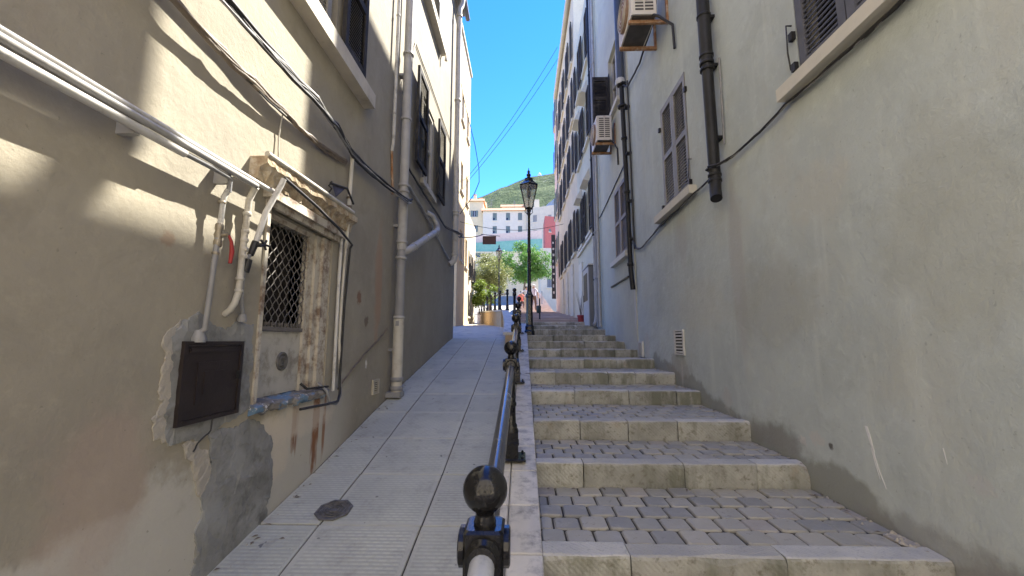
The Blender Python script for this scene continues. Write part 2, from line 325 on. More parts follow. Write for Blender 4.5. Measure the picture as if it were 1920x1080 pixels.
# ------------------------------------------------------------------ mesh helpers
class MB:
    def __init__(s): s.v = []; s.f = []; s.sm = []; s.sp = []
    def add(s, vs, fs, smooth=False):
        o = len(s.v); s.v += [tuple(p) for p in vs]
        for f in fs: s.f.append([i+o for i in f]); s.sm.append(smooth)
        return s
    def box(s, a, b):
        (x0, y0, z0), (x1, y1, z1) = a, b
        v = [(x0, y0, z0), (x1, y0, z0), (x1, y1, z0), (x0, y1, z0), (x0, y0, z1), (x1, y0, z1), (x1, y1, z1), (x0, y1, z1)]
        return s.add(v, [(0, 3, 2, 1), (4, 5, 6, 7), (0, 1, 5, 4), (1, 2, 6, 5), (2, 3, 7, 6), (3, 0, 4, 7)])
    def cbox(s, a, b, c=.006):
        """box with chamfered vertical and top edges"""
        (x0, y0, z0), (x1, y1, z1) = a, b
        def ring(i, z, k):
            return [(x0+i+k, y0+i, z), (x1-i-k, y0+i, z), (x1-i, y0+i+k, z), (x1-i, y1-i-k, z), (x1-i-k, y1-i, z), (x0+i+k, y1-i, z), (x0+i, y1-i-k, z), (x0+i, y0+i+k, z)]
        v = ring(0, z0, c) + ring(0, z1-c, c) + ring(c, z1, c)
        f = [tuple(range(7, -1, -1))]
        for r in (0, 8):
            for i in range(8): f.append((r+i, r+(i+1) % 8, r+8+(i+1) % 8, r+8+i))
        f.append(tuple(range(16, 24)))
        return s.add(v, f)
    def stone(s, a, b, c=.01):
        """worn block: box with a rounded, uneven front edge"""
        (x0, y0, z0), (x1, y1, z1) = a, b; n = 5; rr = random.Random(int(x0*977+y0*131)); v = []
        for i in range(n+1):
            x = x0+(x1-x0)*i/n; k = c*rr.uniform(.6, 1.7)*(2.2 if rr.random() < .15 else 1)*(1.5 if i in (0, n) else 1); d = rr.uniform(-.004, .004); e = rr.uniform(-.003, .002)
            v += [(x, y0+d, z0), (x, y0+d, z1-k+e), (x, y0+d+k*.35, z1-k*.3+e), (x, y0+d+k, z1+e), (x, y1, z1), (x, y1, z0)]
        f = [(i*6+j, i*6+(j+1) % 6, (i+1)*6+(j+1) % 6, (i+1)*6+j) for i in range(n) for j in range(6)]
        return s.add(v, f+[(0, 1, 2, 3, 4, 5), tuple(n*6+j for j in (5, 4, 3, 2, 1, 0))])
    def quad(s, a, b, c, d): return s.add([a, b, c, d], [(0, 1, 2, 3)])
    def prism(s, poly, ext):
        n = len(poly); e = Vector(ext); v = [Vector(p) for p in poly]; v2 = [p+e for p in v]
        f = [tuple(range(n-1, -1, -1)), tuple(range(n, 2*n))] + [(i, (i+1) % n, n+(i+1) % n, n+i) for i in range(n)]
        return s.add(v+v2, f)
    def tube(s, pts, r, seg=8, cap=True, smooth=True):
        pts = [Vector(p) for p in pts]; n = len(pts); rs = r if isinstance(r, (list, tuple)) else [r]*n
        t0 = (pts[1]-pts[0]).normalized(); up = Vector((0, 0, 1)) if abs(t0.z) < .9 else Vector((1, 0, 0))
        nn = t0.cross(up).normalized(); vs = []; prev = t0
        for i, p in enumerate(pts):
            if i == 0: t = t0
            elif i == n-1: t = (pts[i]-pts[i-1]).normalized()
            else: t = ((pts[i]-pts[i-1]).normalized()+(pts[i+1]-pts[i]).normalized()).normalized()
            ax = prev.cross(t)
            if ax.length > 1e-6: nn = Matrix.Rotation(prev.angle(t), 3, ax) @ nn
            prev = t; bn = t.cross(nn)
            for k in range(seg):
                a = 2*math.pi*k/seg; vs.append(p+(nn*math.cos(a)+bn*math.sin(a))*rs[i])
        fs = []
        for i in range(n-1):
            for k in range(seg): fs.append((i*seg+k, i*seg+(k+1) % seg, (i+1)*seg+(k+1) % seg, (i+1)*seg+k))
        s.add(vs, fs, smooth)
        if cap:
            s.add(vs[:seg], [tuple(range(seg-1, -1, -1))]); s.add(vs[-seg:], [tuple(range(seg))])
        return s
    def lathe(s, c, prof, seg=16, smooth=True, axis='Z'):
        vs = []; n = len(prof); cx, cy, cz = c
        for (r, h) in prof:
            for k in range(seg):
                a = 2*math.pi*(k+.5)/seg; x, y = r*math.cos(a), r*math.sin(a)
                vs.append((cx+x, cy+y, cz+h) if axis == 'Z' else ((cx+h, cy+x, cz+y) if axis == 'X' else (cx+x, cy+h, cz+y)))
        fs = [(i*seg+k, i*seg+(k+1) % seg, (i+1)*seg+(k+1) % seg, (i+1)*seg+k) for i in range(n-1) for k in range(seg)]
        s.add(vs, fs, smooth)
        s.add(vs[:seg], [tuple(range(seg-1, -1, -1))]); s.add(vs[-seg:], [tuple(range(seg))]); return s
    def mesh(s, name):
        me = bpy.data.meshes.new(name); me.from_pydata(s.v, [], s.f)
        me.polygons.foreach_set('use_smooth', s.sm)
        bm = bmesh.new(); bm.from_mesh(me); bmesh.ops.recalc_face_normals(bm, faces=bm.faces); bm.to_mesh(me); bm.free()
        me.update(); return me
WL = {}
def link(name, data, mat=None, parent=None, loc=(0, 0, 0)):
    """link an object whose WORLD origin is loc"""
    o = bpy.data.objects.new(name, data); COL.objects.link(o); loc = Vector(loc)
    WL[o] = loc
    if parent is not None: o.parent = parent; o.location = loc-WL[parent]
    else: o.location = loc
    if mat is not None and data is not None and not data.materials: data.materials.append(M[mat] if isinstance(mat, str) else mat)
    return o
def obj(name, mb, mat, parent=None):
    if len(mb.sp) > 1:      # a row of rings: each ring is a part of its own
        ends = mb.sp[1:]+[(len(mb.v), len(mb.f))]
        for (v0, f0), (v1, f1) in zip(mb.sp, ends):
            q = MB(); q.v = mb.v[v0:v1]; q.f = [[i-v0 for i in f] for f in mb.f[f0:f1]]; q.sm = mb.sm[f0:f1]
            o = link(name, q.mesh(name), mat, parent)
        return o
    return link(name, mb.mesh(name), mat, parent)
def tag(o, label, cat, group=None):
    o['label'] = label; o['category'] = cat
    if group: o['group'] = group
    return o
def thing(name, loc, label, cat, group=None): return tag(link(name, None, None, None, loc), label, cat, group)
def struct(name, mb, mat): o = obj(name, mb, mat); o['kind'] = 'structure'; return o

XL, XR = -1.58, 1.98
def PL(u, v, w_=0): return (XL+w_, u, v)
def PR(u, v, w_=0): return (XR-w_, u, v)
def plane(X, d): return lambda u, v, w_=0: (X+d*w_, u, v)
def pbox(mb, P, u0, u1, v0, v1, w0, w1):
    a, b = P(u0, v0, w0), P(u1, v1, w1)
    return mb.box([min(p, q) for p, q in zip(a, b)], [max(p, q) for p, q in zip(a, b)])
def wall_shell(mb, P, u0, u1, v0, v1, holes, depth=.22, D=7.0):
    us = sorted({u0, u1, *[h[0] for h in holes], *[h[1] for h in holes]}); vs = sorted({v0, v1, *[h[2] for h in holes], *[h[3] for h in holes]})
    for i in range(len(us)-1):
        for j in range(len(vs)-1):
            cu, cv = (us[i]+us[i+1])/2, (vs[j]+vs[j+1])/2
            if any(h[0] < cu < h[1] and h[2] < cv < h[3] for h in holes): continue
            mb.quad(P(us[i], vs[j]), P(us[i+1], vs[j]), P(us[i+1], vs[j+1]), P(us[i], vs[j+1]))
    for a, b, c, d in holes:
        for p, q in (((a, c), (b, c)), ((b, c), (b, d)), ((b, d), (a, d)), ((a, d), (a, c))):
            mb.quad(P(*p), P(*q), P(*q, -depth), P(*p, -depth))
    mb.quad(P(u0, v0), P(u0, v1), P(u0, v1, -D), P(u0, v0, -D)); mb.quad(P(u1, v0), P(u1, v1), P(u1, v1, -D), P(u1, v0, -D))
    mb.quad(P(u0, v1), P(u1, v1), P(u1, v1, -D), P(u0, v1, -D)); mb.quad(P(u0, v0, -D), P(u1, v0, -D), P(u1, v1, -D), P(u0, v1, -D))
    return mb
def window(par, P, u0, u1, v0, v1, w0=-.12, fr=.06, bars=1, mat='frame_white', sill=None, sillmat='sill', rails=1):
    """frame (part) with pane and sill as sub-parts"""
    mb = MB(); t = .05
    pbox(mb, P, u0, u0+fr, v0, v1, w0, w0+t); pbox(mb, P, u1-fr, u1, v0, v1, w0, w0+t)
    pbox(mb, P, u0+fr, u1-fr, v0, v0+fr, w0+.001, w0+t-.001); pbox(mb, P, u0+fr, u1-fr, v1-fr, v1, w0+.001, w0+t-.001)
    for k in range(bars):
        c = u0+(u1-u0)*(k+1)/(bars+1); pbox(mb, P, c-fr*.5, c+fr*.5, v0+fr, v1-fr, w0+.003, w0+t+.004)
    for k in range(rails):
        c = v0+(v1-v0)*(k+1)/(rails+1); pbox(mb, P, u0+fr, u1-fr, c-.015, c+.015, w0+.006, w0+t-.006)
    o = obj('window', mb, mat, par)
    obj('pane', pbox(MB(), P, u0+.005, u1-.005, v0+.005, v1-.005, w0-.03, w0+.012), 'glass', o)
    if sill:
        su0, su1, sv0, sv1, sw = sill
        obj('sill', pbox(MB(), P, su0, su1, sv0, sv1, -.05, sw), sillmat, o)
    return o
SLATS = {}
def shutter(par, P, sgn, u0, u1, v0, v1, w0, mat='shutter', t=.038, n=13, panels=2, single=True, fr=.06):
    """louvred leaf: frame (part), each slat a sub-part; sgn is the outward direction along x"""
    mb = MB()
    pbox(mb, P, u0, u0+fr, v0, v1, w0, w0+t); pbox(mb, P, u1-fr, u1, v0, v1, w0, w0+t)
    hs = [v0+(v1-v0)*k/panels for k in range(panels+1)]
    for k, h in enumerate(hs):
        a, b = (h, h+fr*1.3) if k == 0 else ((h-fr*1.3, h) if k == panels else (h-fr*.6, h+fr*.6))
        pbox(mb, P, u0+fr, u1-fr, a, b, w0+.001, w0+t-.001)
    o = obj('shutter', mb, mat, par)
    su0, su1 = u0+fr-.004, u1-fr+.004
    half = (su1-su0)/2; c = (su0+su1)/2
    def slat(mb, cx, cy, cz):
        dx, dz = sgn*.0055, -.0108; nx, nz = .004*sgn, .002
        sec = [(dx-nx, dz-nz), (dx+nx, dz+nz), (-dx+nx, -dz+nz), (-dx-nx, -dz-nz)]
        mb.prism([(cx+a, cy-half, cz+b) for a, b in sec], (0, 2*half, 0))
    allm = MB(); key = (round(half, 3), sgn, mat)
    for k in range(panels):
        a = hs[k]+fr*(1.3 if k == 0 else .6)+.015; b = hs[k+1]-fr*(1.3 if k == panels-1 else .6)-.015
        m = max(2, int(round((b-a)/n)) if isinstance(n, float) else n)
        for j in range(m):
            z = a+(b-a)*(j+.5)/m; p = P(c, z, w0+t*.5)
            if single:
                if key not in SLATS:
                    q = MB(); slat(q, 0, 0, 0); SLATS[key] = q.mesh('slat')
                link('slat', SLATS[key], mat, o, p)
            else: slat(allm, *p)
    if not single: obj('slats', allm, mat, o)['kind'] = 'stuff'
    return o
def cable(mb, P, pts, r, seg=6, wob=.006, sub=5, sag=0.0, seed=0):
    rr = random.Random(seed); out_ = []
    for i in range(len(pts)-1):
        a, b = Vector(pts[i]), Vector(pts[i+1])
        for k in range(sub):
            f = k/sub; q = a.lerp(b, f); q.y -= sag*4*f*(1-f); q += Vector((0, rr.uniform(-wob, wob), rr.uniform(0, wob))); out_.append(P(*q))
    out_.append(P(*pts[-1])); return mb.tube(out_, r, seg)

# ------------------------------------------------------------------ levels of the place
def interp(tab, y):
    if y <= tab[0][0]: return tab[0][1]+(y-tab[0][0])*(tab[1][1]-tab[0][1])/(tab[1][0]-tab[0][0])
    for (a, za), (b, zb) in zip(tab, tab[1:]):
        if y <= b: return za+(zb-za)*(y-a)/(b-a)
    return tab[-1][1]
RAMP = [(1., .25), (2.126, .452), (2.536, .525), (3.17, .630), (3.714, .738), (4.285, .856), (5., .985), (8.55, 1.60), (9.8, 1.76), (16, 2.17), (27, 2.83), (45, 3.6)]
rampz = lambda y: interp(RAMP, y)
kerbz = lambda y: .612+.165*(y-2.06)
STEPS = [(-.55, .165), (.25, .31), (1.15, .455), (2.06, .600), (3.00, .750), (3.72, .905), (4.70, 1.050), (5.43, 1.200), (6.27, 1.335), (7.15, 1.465), (8.00, 1.600), (8.76, 1.735), (9.85, 1.890), (10.75, 2.02), (11.6, 2.15), (12.5, 2.27)]
y_, z_ = 12.5, 2.27
while y_ < 25: y_ += 1.55; z_ += .145; STEPS.append((y_, z_))
while y_ < 46: y_ += .85; z_ += .155; STEPS.append((y_, z_))
STEPS = [(round(a, 3), round(b, 3)) for a, b in STEPS]
KX0, KX1 = -.185, .088

# ------------------------------------------------------------------ ground, stairs, ramp, kerb
g = MB(); ys = [-400, -60, -10, 0, 10, 27, 45, 60, 90, 130, 250, 500, 1500]
def gz(y): return {-400: -25, -60: -8, -10: -2.2, 0: -.6, 10: 1.0, 27: 2.2, 45: 4.2, 60: 7, 90: 18, 130: 30, 250: 60, 500: 90, 1500: 100}[y]
xs = [-1500, -400, -60, 60, 400, 1500]
for i in range(len(ys)-1):
    for j in range(len(xs)-1):
        g.quad((xs[j], ys[i], gz(ys[i])), (xs[j+1], ys[i], gz(ys[i])), (xs[j+1], ys[i+1], gz(ys[i+1])), (xs[j], ys[i+1], gz(ys[i+1])))
struct('ground', g, 'ground')

NOSE = .125
leftx = lambda y: interp([(10.5, -.12), (15.8, -.42), (45, -.5)], y)
stairs = MB()
for i, (y0, z0) in enumerate(STEPS[:-1]):
    y1 = STEPS[i+1][0]; xl = KX1-.06 if y0 < 10.5 else leftx(y0)+.05
    stairs.box((xl, y0+.05, z0-.9), (XR-.002, y1+.12, z0-.019))
stairs = struct('stairs', stairs, 'joint')
# stone edge blocks of every step
for i, (y0, z0) in enumerate(STEPS[:-1]):
    near = y0 < 11; xl = KX1 if y0 < 10.5 else leftx(y0)
    x = xl; cuts = [xl]
    if i == 3: cuts += [.50, 1.22]
    elif i == 4: cuts += [.42, 1.12, 1.62]
    elif i == 5: cuts += [.50, .92, 1.35]
    else:
        while True:
            x += RNG.uniform(.32, .62) if near else RNG.uniform(1.2, 1.9)
            if x > XR-.25: break
            cuts.append(x)
    cuts.append(XR-.001)
    for a, b in zip(cuts, cuts[1:]):
        j = RNG.uniform(-.008, .008)
        obj('step_stone', MB().stone((a+.003, y0+j, z0-.24), (b-.003, y0+NOSE+RNG.uniform(-.005, .012), z0+RNG.uniform(-.004, .003)), RNG.uniform(.008, .016)), 'stone' if y0 < 12 else 'far_step', stairs)
# pavers: laid in rows with staggered joints
PV = .1525
def paver_mesh(wd, dp, seed):
    r = random.Random(seed); c = .013; h = .06
    x0, x1, y0, y1 = -wd/2+.005, wd/2-.005, -dp/2+.005, dp/2-.005
    def rg(i, z): return [(x0+i+c, y0+i+r.uniform(0, .003), z), (x1-i-c, y0+i, z), (x1-i, y0+i+c, z), (x1-i, y1-i-c, z), (x1-i-c, y1-i, z), (x0+i+c, y1-i, z), (x0+i, y1-i-c, z), (x0+i+r.uniform(0, .003), y0+i+c, z)]
    v = rg(0, -h)+rg(0, -.007)+rg(.006, 0); f = []
    for q in (0, 8):
        for k in range(8): f.append((q+k, q+(k+1) % 8, q+8+(k+1) % 8, q+8+k))
    f.append(tuple(range(16, 24)))
    return MB().add(v, f).mesh('paver')
PM = {}
def pm(wd, dp, k):
    key = (round(wd, 3), round(dp, 3), k)
    if key not in PM:
        PM[key] = paver_mesh(wd, dp, hash(key) & 255); PM[key].materials.append(M['paver'])
    return PM[key]
single = 0
for i, (y0, z0) in enumerate(STEPS[:-1]):
    if y0 < 1 or y0 > 10.5: continue
    a, b = y0+NOSE+.012, STEPS[i+1][0]-.004
    nrow = max(1, int(round((b-a)/PV))); dp = (b-a)/nrow
    joined = MB()
    for r in range(nrow):
        yc = a+dp*(r+.5); x = KX1+.002; off = (r % 2)*.5
        first = PV*(.5 if off else 1.0)*RNG.uniform(.8, 1.0)
        while x < XR-.01:
            wd = first if first else PV*(1+RNG.choice((-.02, 0, .02))); first = None
            if x+wd > XR-.05: wd = XR-.004-x
            if wd > .025:
                z = z0-.006+RNG.uniform(-.005, .004)
                if 1.9 < y0 < 5.5 and single < 299:
                    o = link('paver', pm(wd, dp, RNG.randrange(3)), None, stairs, (x+wd/2, yc, z)); single += 1
                    o.rotation_euler = (RNG.uniform(-.02, .02), RNG.uniform(-.02, .02), RNG.uniform(-.02, .02))
                else:
                    joined.cbox((x+.0035, yc-dp/2+.0035, z-.05), (x+wd-.0035, yc+dp/2-.0035, z), .007)
            x += wd
    if joined.v: o = obj('pavers', joined, 'paver', stairs); o['kind'] = 'stuff'
far = MB()
for i, (y0, z0) in enumerate(STEPS[:-1]):
    if y0 > 10.5: far.box((leftx(y0), y0+NOSE, z0-.2), (XR-.005, STEPS[i+1][0]+.01, z0-.012))
o = obj('tread_paving', far, 'far_step', stairs)

ramp = MB(); yy = [-9, -3, 0]+[k*.605+.715 for k in range(0, 15)]
for a, b in zip(yy, yy[1:]):
    ramp.quad((XL-.02, a, rampz(a)-.0085), (KX0+.02, a, rampz(a)-.0085), (KX0+.02, b, rampz(b)-.0085), (XL-.02, b, rampz(b)-.0085))
ramp = struct('ramp', ramp, 'joint')
cols = [XL+.002, -1.212, -.602, KX0-.002]
for a, b in zip(yy[2:], yy[3:]):
    for c, d in zip(cols, cols[1:]):
        gp = .0045; za, zb = rampz(a), rampz(b); k = RNG.uniform(-.002, .002)
        mb = MB(); cc = .004
        v = []
        for (i0, dz) in ((0, -.05), (0, -cc), (cc, 0)):
            v += [(c+gp+i0, a+gp*1.7+i0, za+dz+k), (d-gp-i0, a+gp*1.7+i0, za+dz+k), (d-gp-i0, b-gp*1.7-i0, zb+dz+k), (c+gp+i0, b-gp*1.7-i0, zb+dz+k)]
        mb.add(v, [(3, 2, 1, 0)]+[(q+i, q+(i+1) % 4, q+4+(i+1) % 4, q+4+i) for q in (0, 4) for i in range(4)]+[(8, 9, 10, 11)])
        obj('paving_slab', mb, 'slab', ramp)
lane = MB(); pts = [9.16, 9.8, 13, 16, 21, 27, 36, 45]
for a, b in zip(pts, pts[1:]):
    lane.quad((-9, a, rampz(a)-.006), (.0, a, rampz(a)-.006), (.0, b, rampz(b)-.006), (-9, b, rampz(b)-.006))
struct('lane', lane, 'slab_far')

kb = MB(); ky = [-3+.6*k for k in range(24)]
for a, b in zip(ky, ky[1:]):
    if a > 10.7: break
    za, zb = kerbz(a)-.03, kerbz(b)-.03
    v = [(KX0+.004, a, za), (KX1-.004, a, za), (KX1-.004, b, zb), (KX0+.004, b, zb)]
    kb.prism(v, (0, 0, -.75))
kerb = struct('kerb', kb, 'cement_pale')
y = .45; k = 0
while y < 10.9:
    ln = .40 if y < 2.7 else .385
    for c, d in ((KX0, -.088), (-.082, KX1)):
        a, b = y+.005, y+ln-.005; za, zb = kerbz(a), kerbz(b); mb = MB(); v = []
        for (i0, dz) in ((0, -.045), (0, -.006), (.006, 0)):
            v += [(c+i0, a+i0, za+dz), (d-i0, a+i0, za+dz), (d-i0, b-i0, zb+dz), (c+i0, b-i0, zb+dz)]
        mb.add(v, [(3, 2, 1, 0)]+[(q+i, q+(i+1) % 4, q+4+(i+1) % 4, q+4+i) for q in (0, 4) for i in range(4)]+[(8, 9, 10, 11)])
        obj('kerb_tile', mb, 'kerb_tile', kerb)
    y += ln; k += 1

# ------------------------------------------------------------------ buildings
# ---- left building
LB = thing('apartment_building', (XL, 4, .9), 'beige plastered building on the left with rusty pipes and barred window', 'building')
holesL = [(2.39, 3.25, 1.22, 2.43), (2.55, 3.09, 4.06, 5.45), (6.02, 6.78, 4.12, 5.52), (6.15, 6.95, 7.26, 8.7)]
obj('wall', wall_shell(MB(), PL, -.7, 9.15, -2.5, 9.75, holesL, .2, 8), 'plaster_left', LB)
ev = MB(); pbox(ev, PL, -.8, 9.25, 9.752, 9.87, -.3, .16); obj('eave', ev, 'gutter', LB)
ev = MB(); ev.tube([PL(-.8, 9.72, .2), PL(9.3, 9.72, .2)], .06, 10); obj('gutter', ev, 'pvc_mid', LB)
# barred window
wo = obj('window', pbox(MB(), PL, 2.40, 3.06, 2.39, 2.428, -.10, -.05), 'old_paint', LB)
mb = MB(); pbox(mb, PL, 2.985, 3.06, 1.24, 2.389, -.10, -.055); pbox(mb, PL, 3.063, 3.13, 1.24, 2.425, -.10, -.035); pbox(mb, PL, 3.133, 3.245, 1.24, 2.425, -.10, -.012)
obj('jamb', mb, 'old_paint', wo)
mb = MB(); pbox(mb, PL, 2.375, 2.405, 1.2, 2.44, -.1, .012); obj('jamb', mb, 'old_paint', wo)
pn = obj('lower_panel', pbox(MB(), PL, 2.40, 2.985, 1.25, 1.665, -.11, -.075), 'old_panel', LB)
vc = PL(2.77, 1.465, -.075)
obj('round_vent', MB().lathe(vc, [(.062, 0), (.062, .012), (.05, .015), (.048, .006), (.036, .006), (.034, .014), (.022, .014), (.02, .006), (.006, .01)], 20, True, 'X'), 'castiron', pn)
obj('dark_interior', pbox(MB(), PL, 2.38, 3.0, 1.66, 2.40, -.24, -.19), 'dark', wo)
mb = MB()
nx, nz = 8, 9; u0, u1, v0, v1 = 2.40, 2.985, 1.675, 2.39; du, dv = (u1-u0)/nx, (v1-v0)/nz
for i in range(nx+1):
    for ph in (0, 1):
        pts = []
        for j in range(nz*2+1):
            uu = u0+du*i+((j+ph) % 2)*du*.46*(1 if ph == 0 else 1)-(du*.0)
            uu = u0+du*i+(du*.5 if (j % 2) else 0)*(1 if ph == 0 else -1)
            pts.append(PL(min(max(uu, u0), u1), v0+dv*.5*j, -.075+ph*.006))
        mb.tube(pts, .004, 4, smooth=False)
pbox(mb, PL, u0, u1, v0-.008, v0+.02, -.085, -.06)
for i in range(nx*2): pbox(mb, PL, u0+du*.5*i+.01, u0+du*.5*i+.018, v0+.02, v0+.05, -.08, -.068)
obj('lattice_grille', mb, 'lattice', wo)
# lintel: crumbling stone ledge with broken lower edge
rr = random.Random(3); mb = MB(); n = 34
prof0 = []
for i in range(n+1):
    u = 2.19+(3.47-2.19)*i/n; zt = 2.668+.026*(i/n); br = rr.uniform(0, .035)
    prof0.append([PL(u, zt, 0), PL(u, zt+rr.uniform(-.004, .004), .105), PL(u, zt-.035-br*.6, .11-br*.4), PL(u, zt-.055-br, .07+rr.uniform(-.02, .015)), PL(u, zt-.13-br*.4, .05+rr.uniform(-.012, .012)), PL(u, zt-.135-br*.3, 0)])
v = [p for ring in prof0 for p in ring]
mb.add(v, [(i*6+k, i*6+k+1, (i+1)*6+k+1, (i+1)*6+k) for i in range(n) for k in range(5)]+[(0, 1, 2, 3, 4, 5), tuple(n*6+k for k in (5, 4, 3, 2, 1, 0))])
lo = obj('lintel', mb, 'crumble', LB)
mb = MB(); pbox(mb, PL, 2.33, 3.36, 2.475, 2.535, -.02, .055); pbox(mb, PL, 2.36, 3.31, 2.43, 2.474, -.02, .03); obj('moulding', mb, 'old_paint', lo)
obj('ledge_trim', MB().tube([PL(2.19, 2.68, .10), PL(2.7, 2.693, .105), PL(3.38, 2.712, .102)], .017, 8), 'pvc_cream', lo)
# broken blue window sill
mb = MB(); rr = random.Random(5); n = 26; rings = []
for i in range(n+1):
    u = 2.355+(3.26-2.355)*i/n; j = rr.uniform(-.012, .012); e = rr.uniform(-.015, .01)
    rings += [PL(u, 1.25+j*.3, -.10), PL(u, 1.232+j*.6, .015), PL(u, 1.215+j, .042+e), PL(u, 1.182+j*1.3, .035+e), PL(u, 1.172+j, .01), PL(u, 1.17, -.01)]
mb.add(rings, [(i*6+k, i*6+k+1, (i+1)*6+k+1, (i+1)*6+k) for i in range(n) for k in range(5)]+[(0, 1, 2, 3, 4, 5), tuple(n*6+k for k in range(6))])
obj('sill', mb, 'blue_sill', wo)
# cement patches and pale render scars
def patch(pts, w_, mat, seed, par=LB, P=PL, amp=.02, name='render_patch', sub=7):
    r = random.Random(seed); poly = []
    for i in range(len(pts)):
        a, b = Vector(pts[i]), Vector(pts[(i+1) % len(pts)])
        m = max(2, int((b-a).length/.009)); m = min(m, 60)
        nrm = Vector((-(b-a).y, (b-a).x)).normalized(); d = 0
        for k in range(m):
            f = k/m; q = a.lerp(b, f); d = noise.fractal(Vector((q.x*9, q.y*9, seed*3.1)), .7, 2.2, 5)*amp*1.6; q = q+nrm*d*min(1, 5*f*(1-f)); poly.append(q)
    n_ = len(poly); us = [q.x for q in poly]; vs2 = [q.y for q in poly]
    extra = [Vector((r.uniform(min(us), max(us)), r.uniform(min(vs2), max(vs2)))) for _ in range(260)]
    cv, ce, cf, ov, oe, of_ = geometry.delaunay_2d_cdt(poly+extra, [(i, (i+1) % n_) for i in range(n_)], [list(range(n_))], 1, 1e-5)
    rim = set()
    cnt = {}
    for f in cf:
        for i in range(len(f)):
            k = tuple(sorted((f[i], f[(i+1) % len(f)]))); cnt[k] = cnt.get(k, 0)+1
    for k, m_ in cnt.items():
        if m_ == 1: rim.update(k)
    bm = bmesh.new()
    vt = [bm.verts.new(P(q.x, q.y, w_*(.75 if i in rim else r.uniform(.85, 1.35)))) for i, q in enumerate(cv)]
    vb = {i: bm.verts.new(P(cv[i].x, cv[i].y, -.003)) for i in rim}
    for f in cf: bm.faces.new([vt[i] for i in f])
    for k, m_ in cnt.items():
        if m_ == 1: bm.faces.new((vt[k[0]], vt[k[1]], vb[k[1]], vb[k[0]]))
    loose = [v for v in bm.verts if not v.link_faces]; bmesh.ops.delete(bm, geom=loose, context='VERTS')
    bmesh.ops.recalc_face_normals(bm, faces=bm.faces)
    me = bpy.data.meshes.new(name); bm.to_mesh(me); bm.free(); return link(name, me, mat, par)
patch([(1.80, 1.20), (1.80, 1.45), (1.785, 1.62), (1.87, 1.70), (1.95, 1.73), (2.02, 1.68), (2.12, 1.66), (2.22, 1.70), (2.335, 1.70), (2.355, 1.22), (2.12, 1.15), (2.0, 1.12), (1.87, 1.14)], .010, 'cement', 1)
patch([(2.06, 1.14), (2.36, 1.16), (2.50, 1.10), (2.60, .98), (2.62, .80), (2.60, .50), (2.30, .42), (2.02, .36), (2.05, .60), (2.06, .80), (2.10, .95)], .012, 'cement', 2)
patch([(1.755, 1.18), (1.76, 1.45), (1.75, 1.62), (1.83, 1.70), (1.83, 1.15)], .006, 'cement_pale', 3)
patch([(1.90, 1.13), (2.0, 1.13), (2.08, 1.05), (2.09, .85), (2.03, .86), (1.98, 1.02)], .007, 'cement_pale', 4)
# windows of the upper floors
window(LB, PL, 2.56, 3.08, 4.08, 5.44, sill=(2.30, 3.74, 3.90, 4.045, .11))
shutter(LB, PL, 1, 2.56, 2.96, 4.07, 5.44, -.02, 'shutter', n=16)
shutter(LB, PL, 1, 3.12, 3.57, 4.09, 5.46, .035, 'shutter_black', n=17)
window(LB, PL, 6.03, 6.77, 4.13, 5.51, w0=-.07, sill=(5.95, 6.9, 4.03, 4.118, .05), sillmat='frame_white')
shutter(LB, PL, 1, 5.40, 5.98, 4.14, 5.60, .06, 'shutter_black', n=15)
shutter(LB, PL, 1, 6.83, 7.42, 4.16, 5.60, .06, 'shutter_black', n=15)
window(LB, PL, 6.16, 6.94, 7.27, 8.69, sill=(5.7, 7.15, 7.10, 7.25, .11))
shutter(LB, PL, 1, 6.17, 6.93, 7.28, 8.69, -.01, 'shutter', n=17)
obj('pipe_clip', MB().tube([PL(7.25, 7.18, .0), PL(7.25, 7.18, .09), PL(7.25, 7.05, .09)], .03, 8), 'sill', LB)

# ---- right building (near) and its roof
R1 = thing('apartment_building', (XR, 2, .6), 'near grey plastered building on the right beside the lower steps', 'building')
holesR = [(1.86, 2.72, 3.47, 4.95), (4.62, 5.50, 3.38, 4.88)]
obj('wall', wall_shell(MB(), PR, -.7, 7.08, -2.5, 9.33, holesR, .2, 7), 'plaster_right', R1)
obj('parapet', pbox(MB(), PR, -.75, 7.06, 9.332, 9.36, -.3, .015), 'gutter', R1)
window(R1, PR, 1.87, 2.71, 3.48, 4.94, sill=(1.45, 2.86, 3.36, 3.455, .09), sillmat='sill_cream')
shutter(R1, PR, -1, 2.29, 2.70, 3.48, 4.94, -.03, 'shutter_dark', n=15)
shutter(R1, PR, -1, 1.87, 2.28, 3.48, 4.94, -.03, 'shutter_dark', n=15)
window(R1, PR, 4.63, 5.49, 3.39, 4.87, sill=(4.48, 5.72, 3.275, 3.372, .09), sillmat='sill_cream')
shutter(R1, PR, -1, 5.065, 5.49, 3.39, 4.87, -.03, 'shutter', n=15)
shutter(R1, PR, -1, 4.63, 5.055, 3.39, 4.87, -.03, 'shutter', n=15)
for (u, v) in ((2.745, 3.56), (2.745, 3.80), (5.53, 3.45), (5.53, 4.6), (4.6, 3.45), (4.6, 4.62)):
    obj('hinge', pbox(MB(), PR, u-.02, u+.02, v-.03, v+.03, .0, .03), 'pipe_black', R1)
for u, v in ((2.76, 3.9), (4.57, 3.72)):
    obj('shutter_hook', MB().tube([PR(u, v, .0), PR(u, v, .04), PR(u, v-.22, .045), PR(u+.02, v-.34, .02)], .006, 5), 'cable_black', R1)
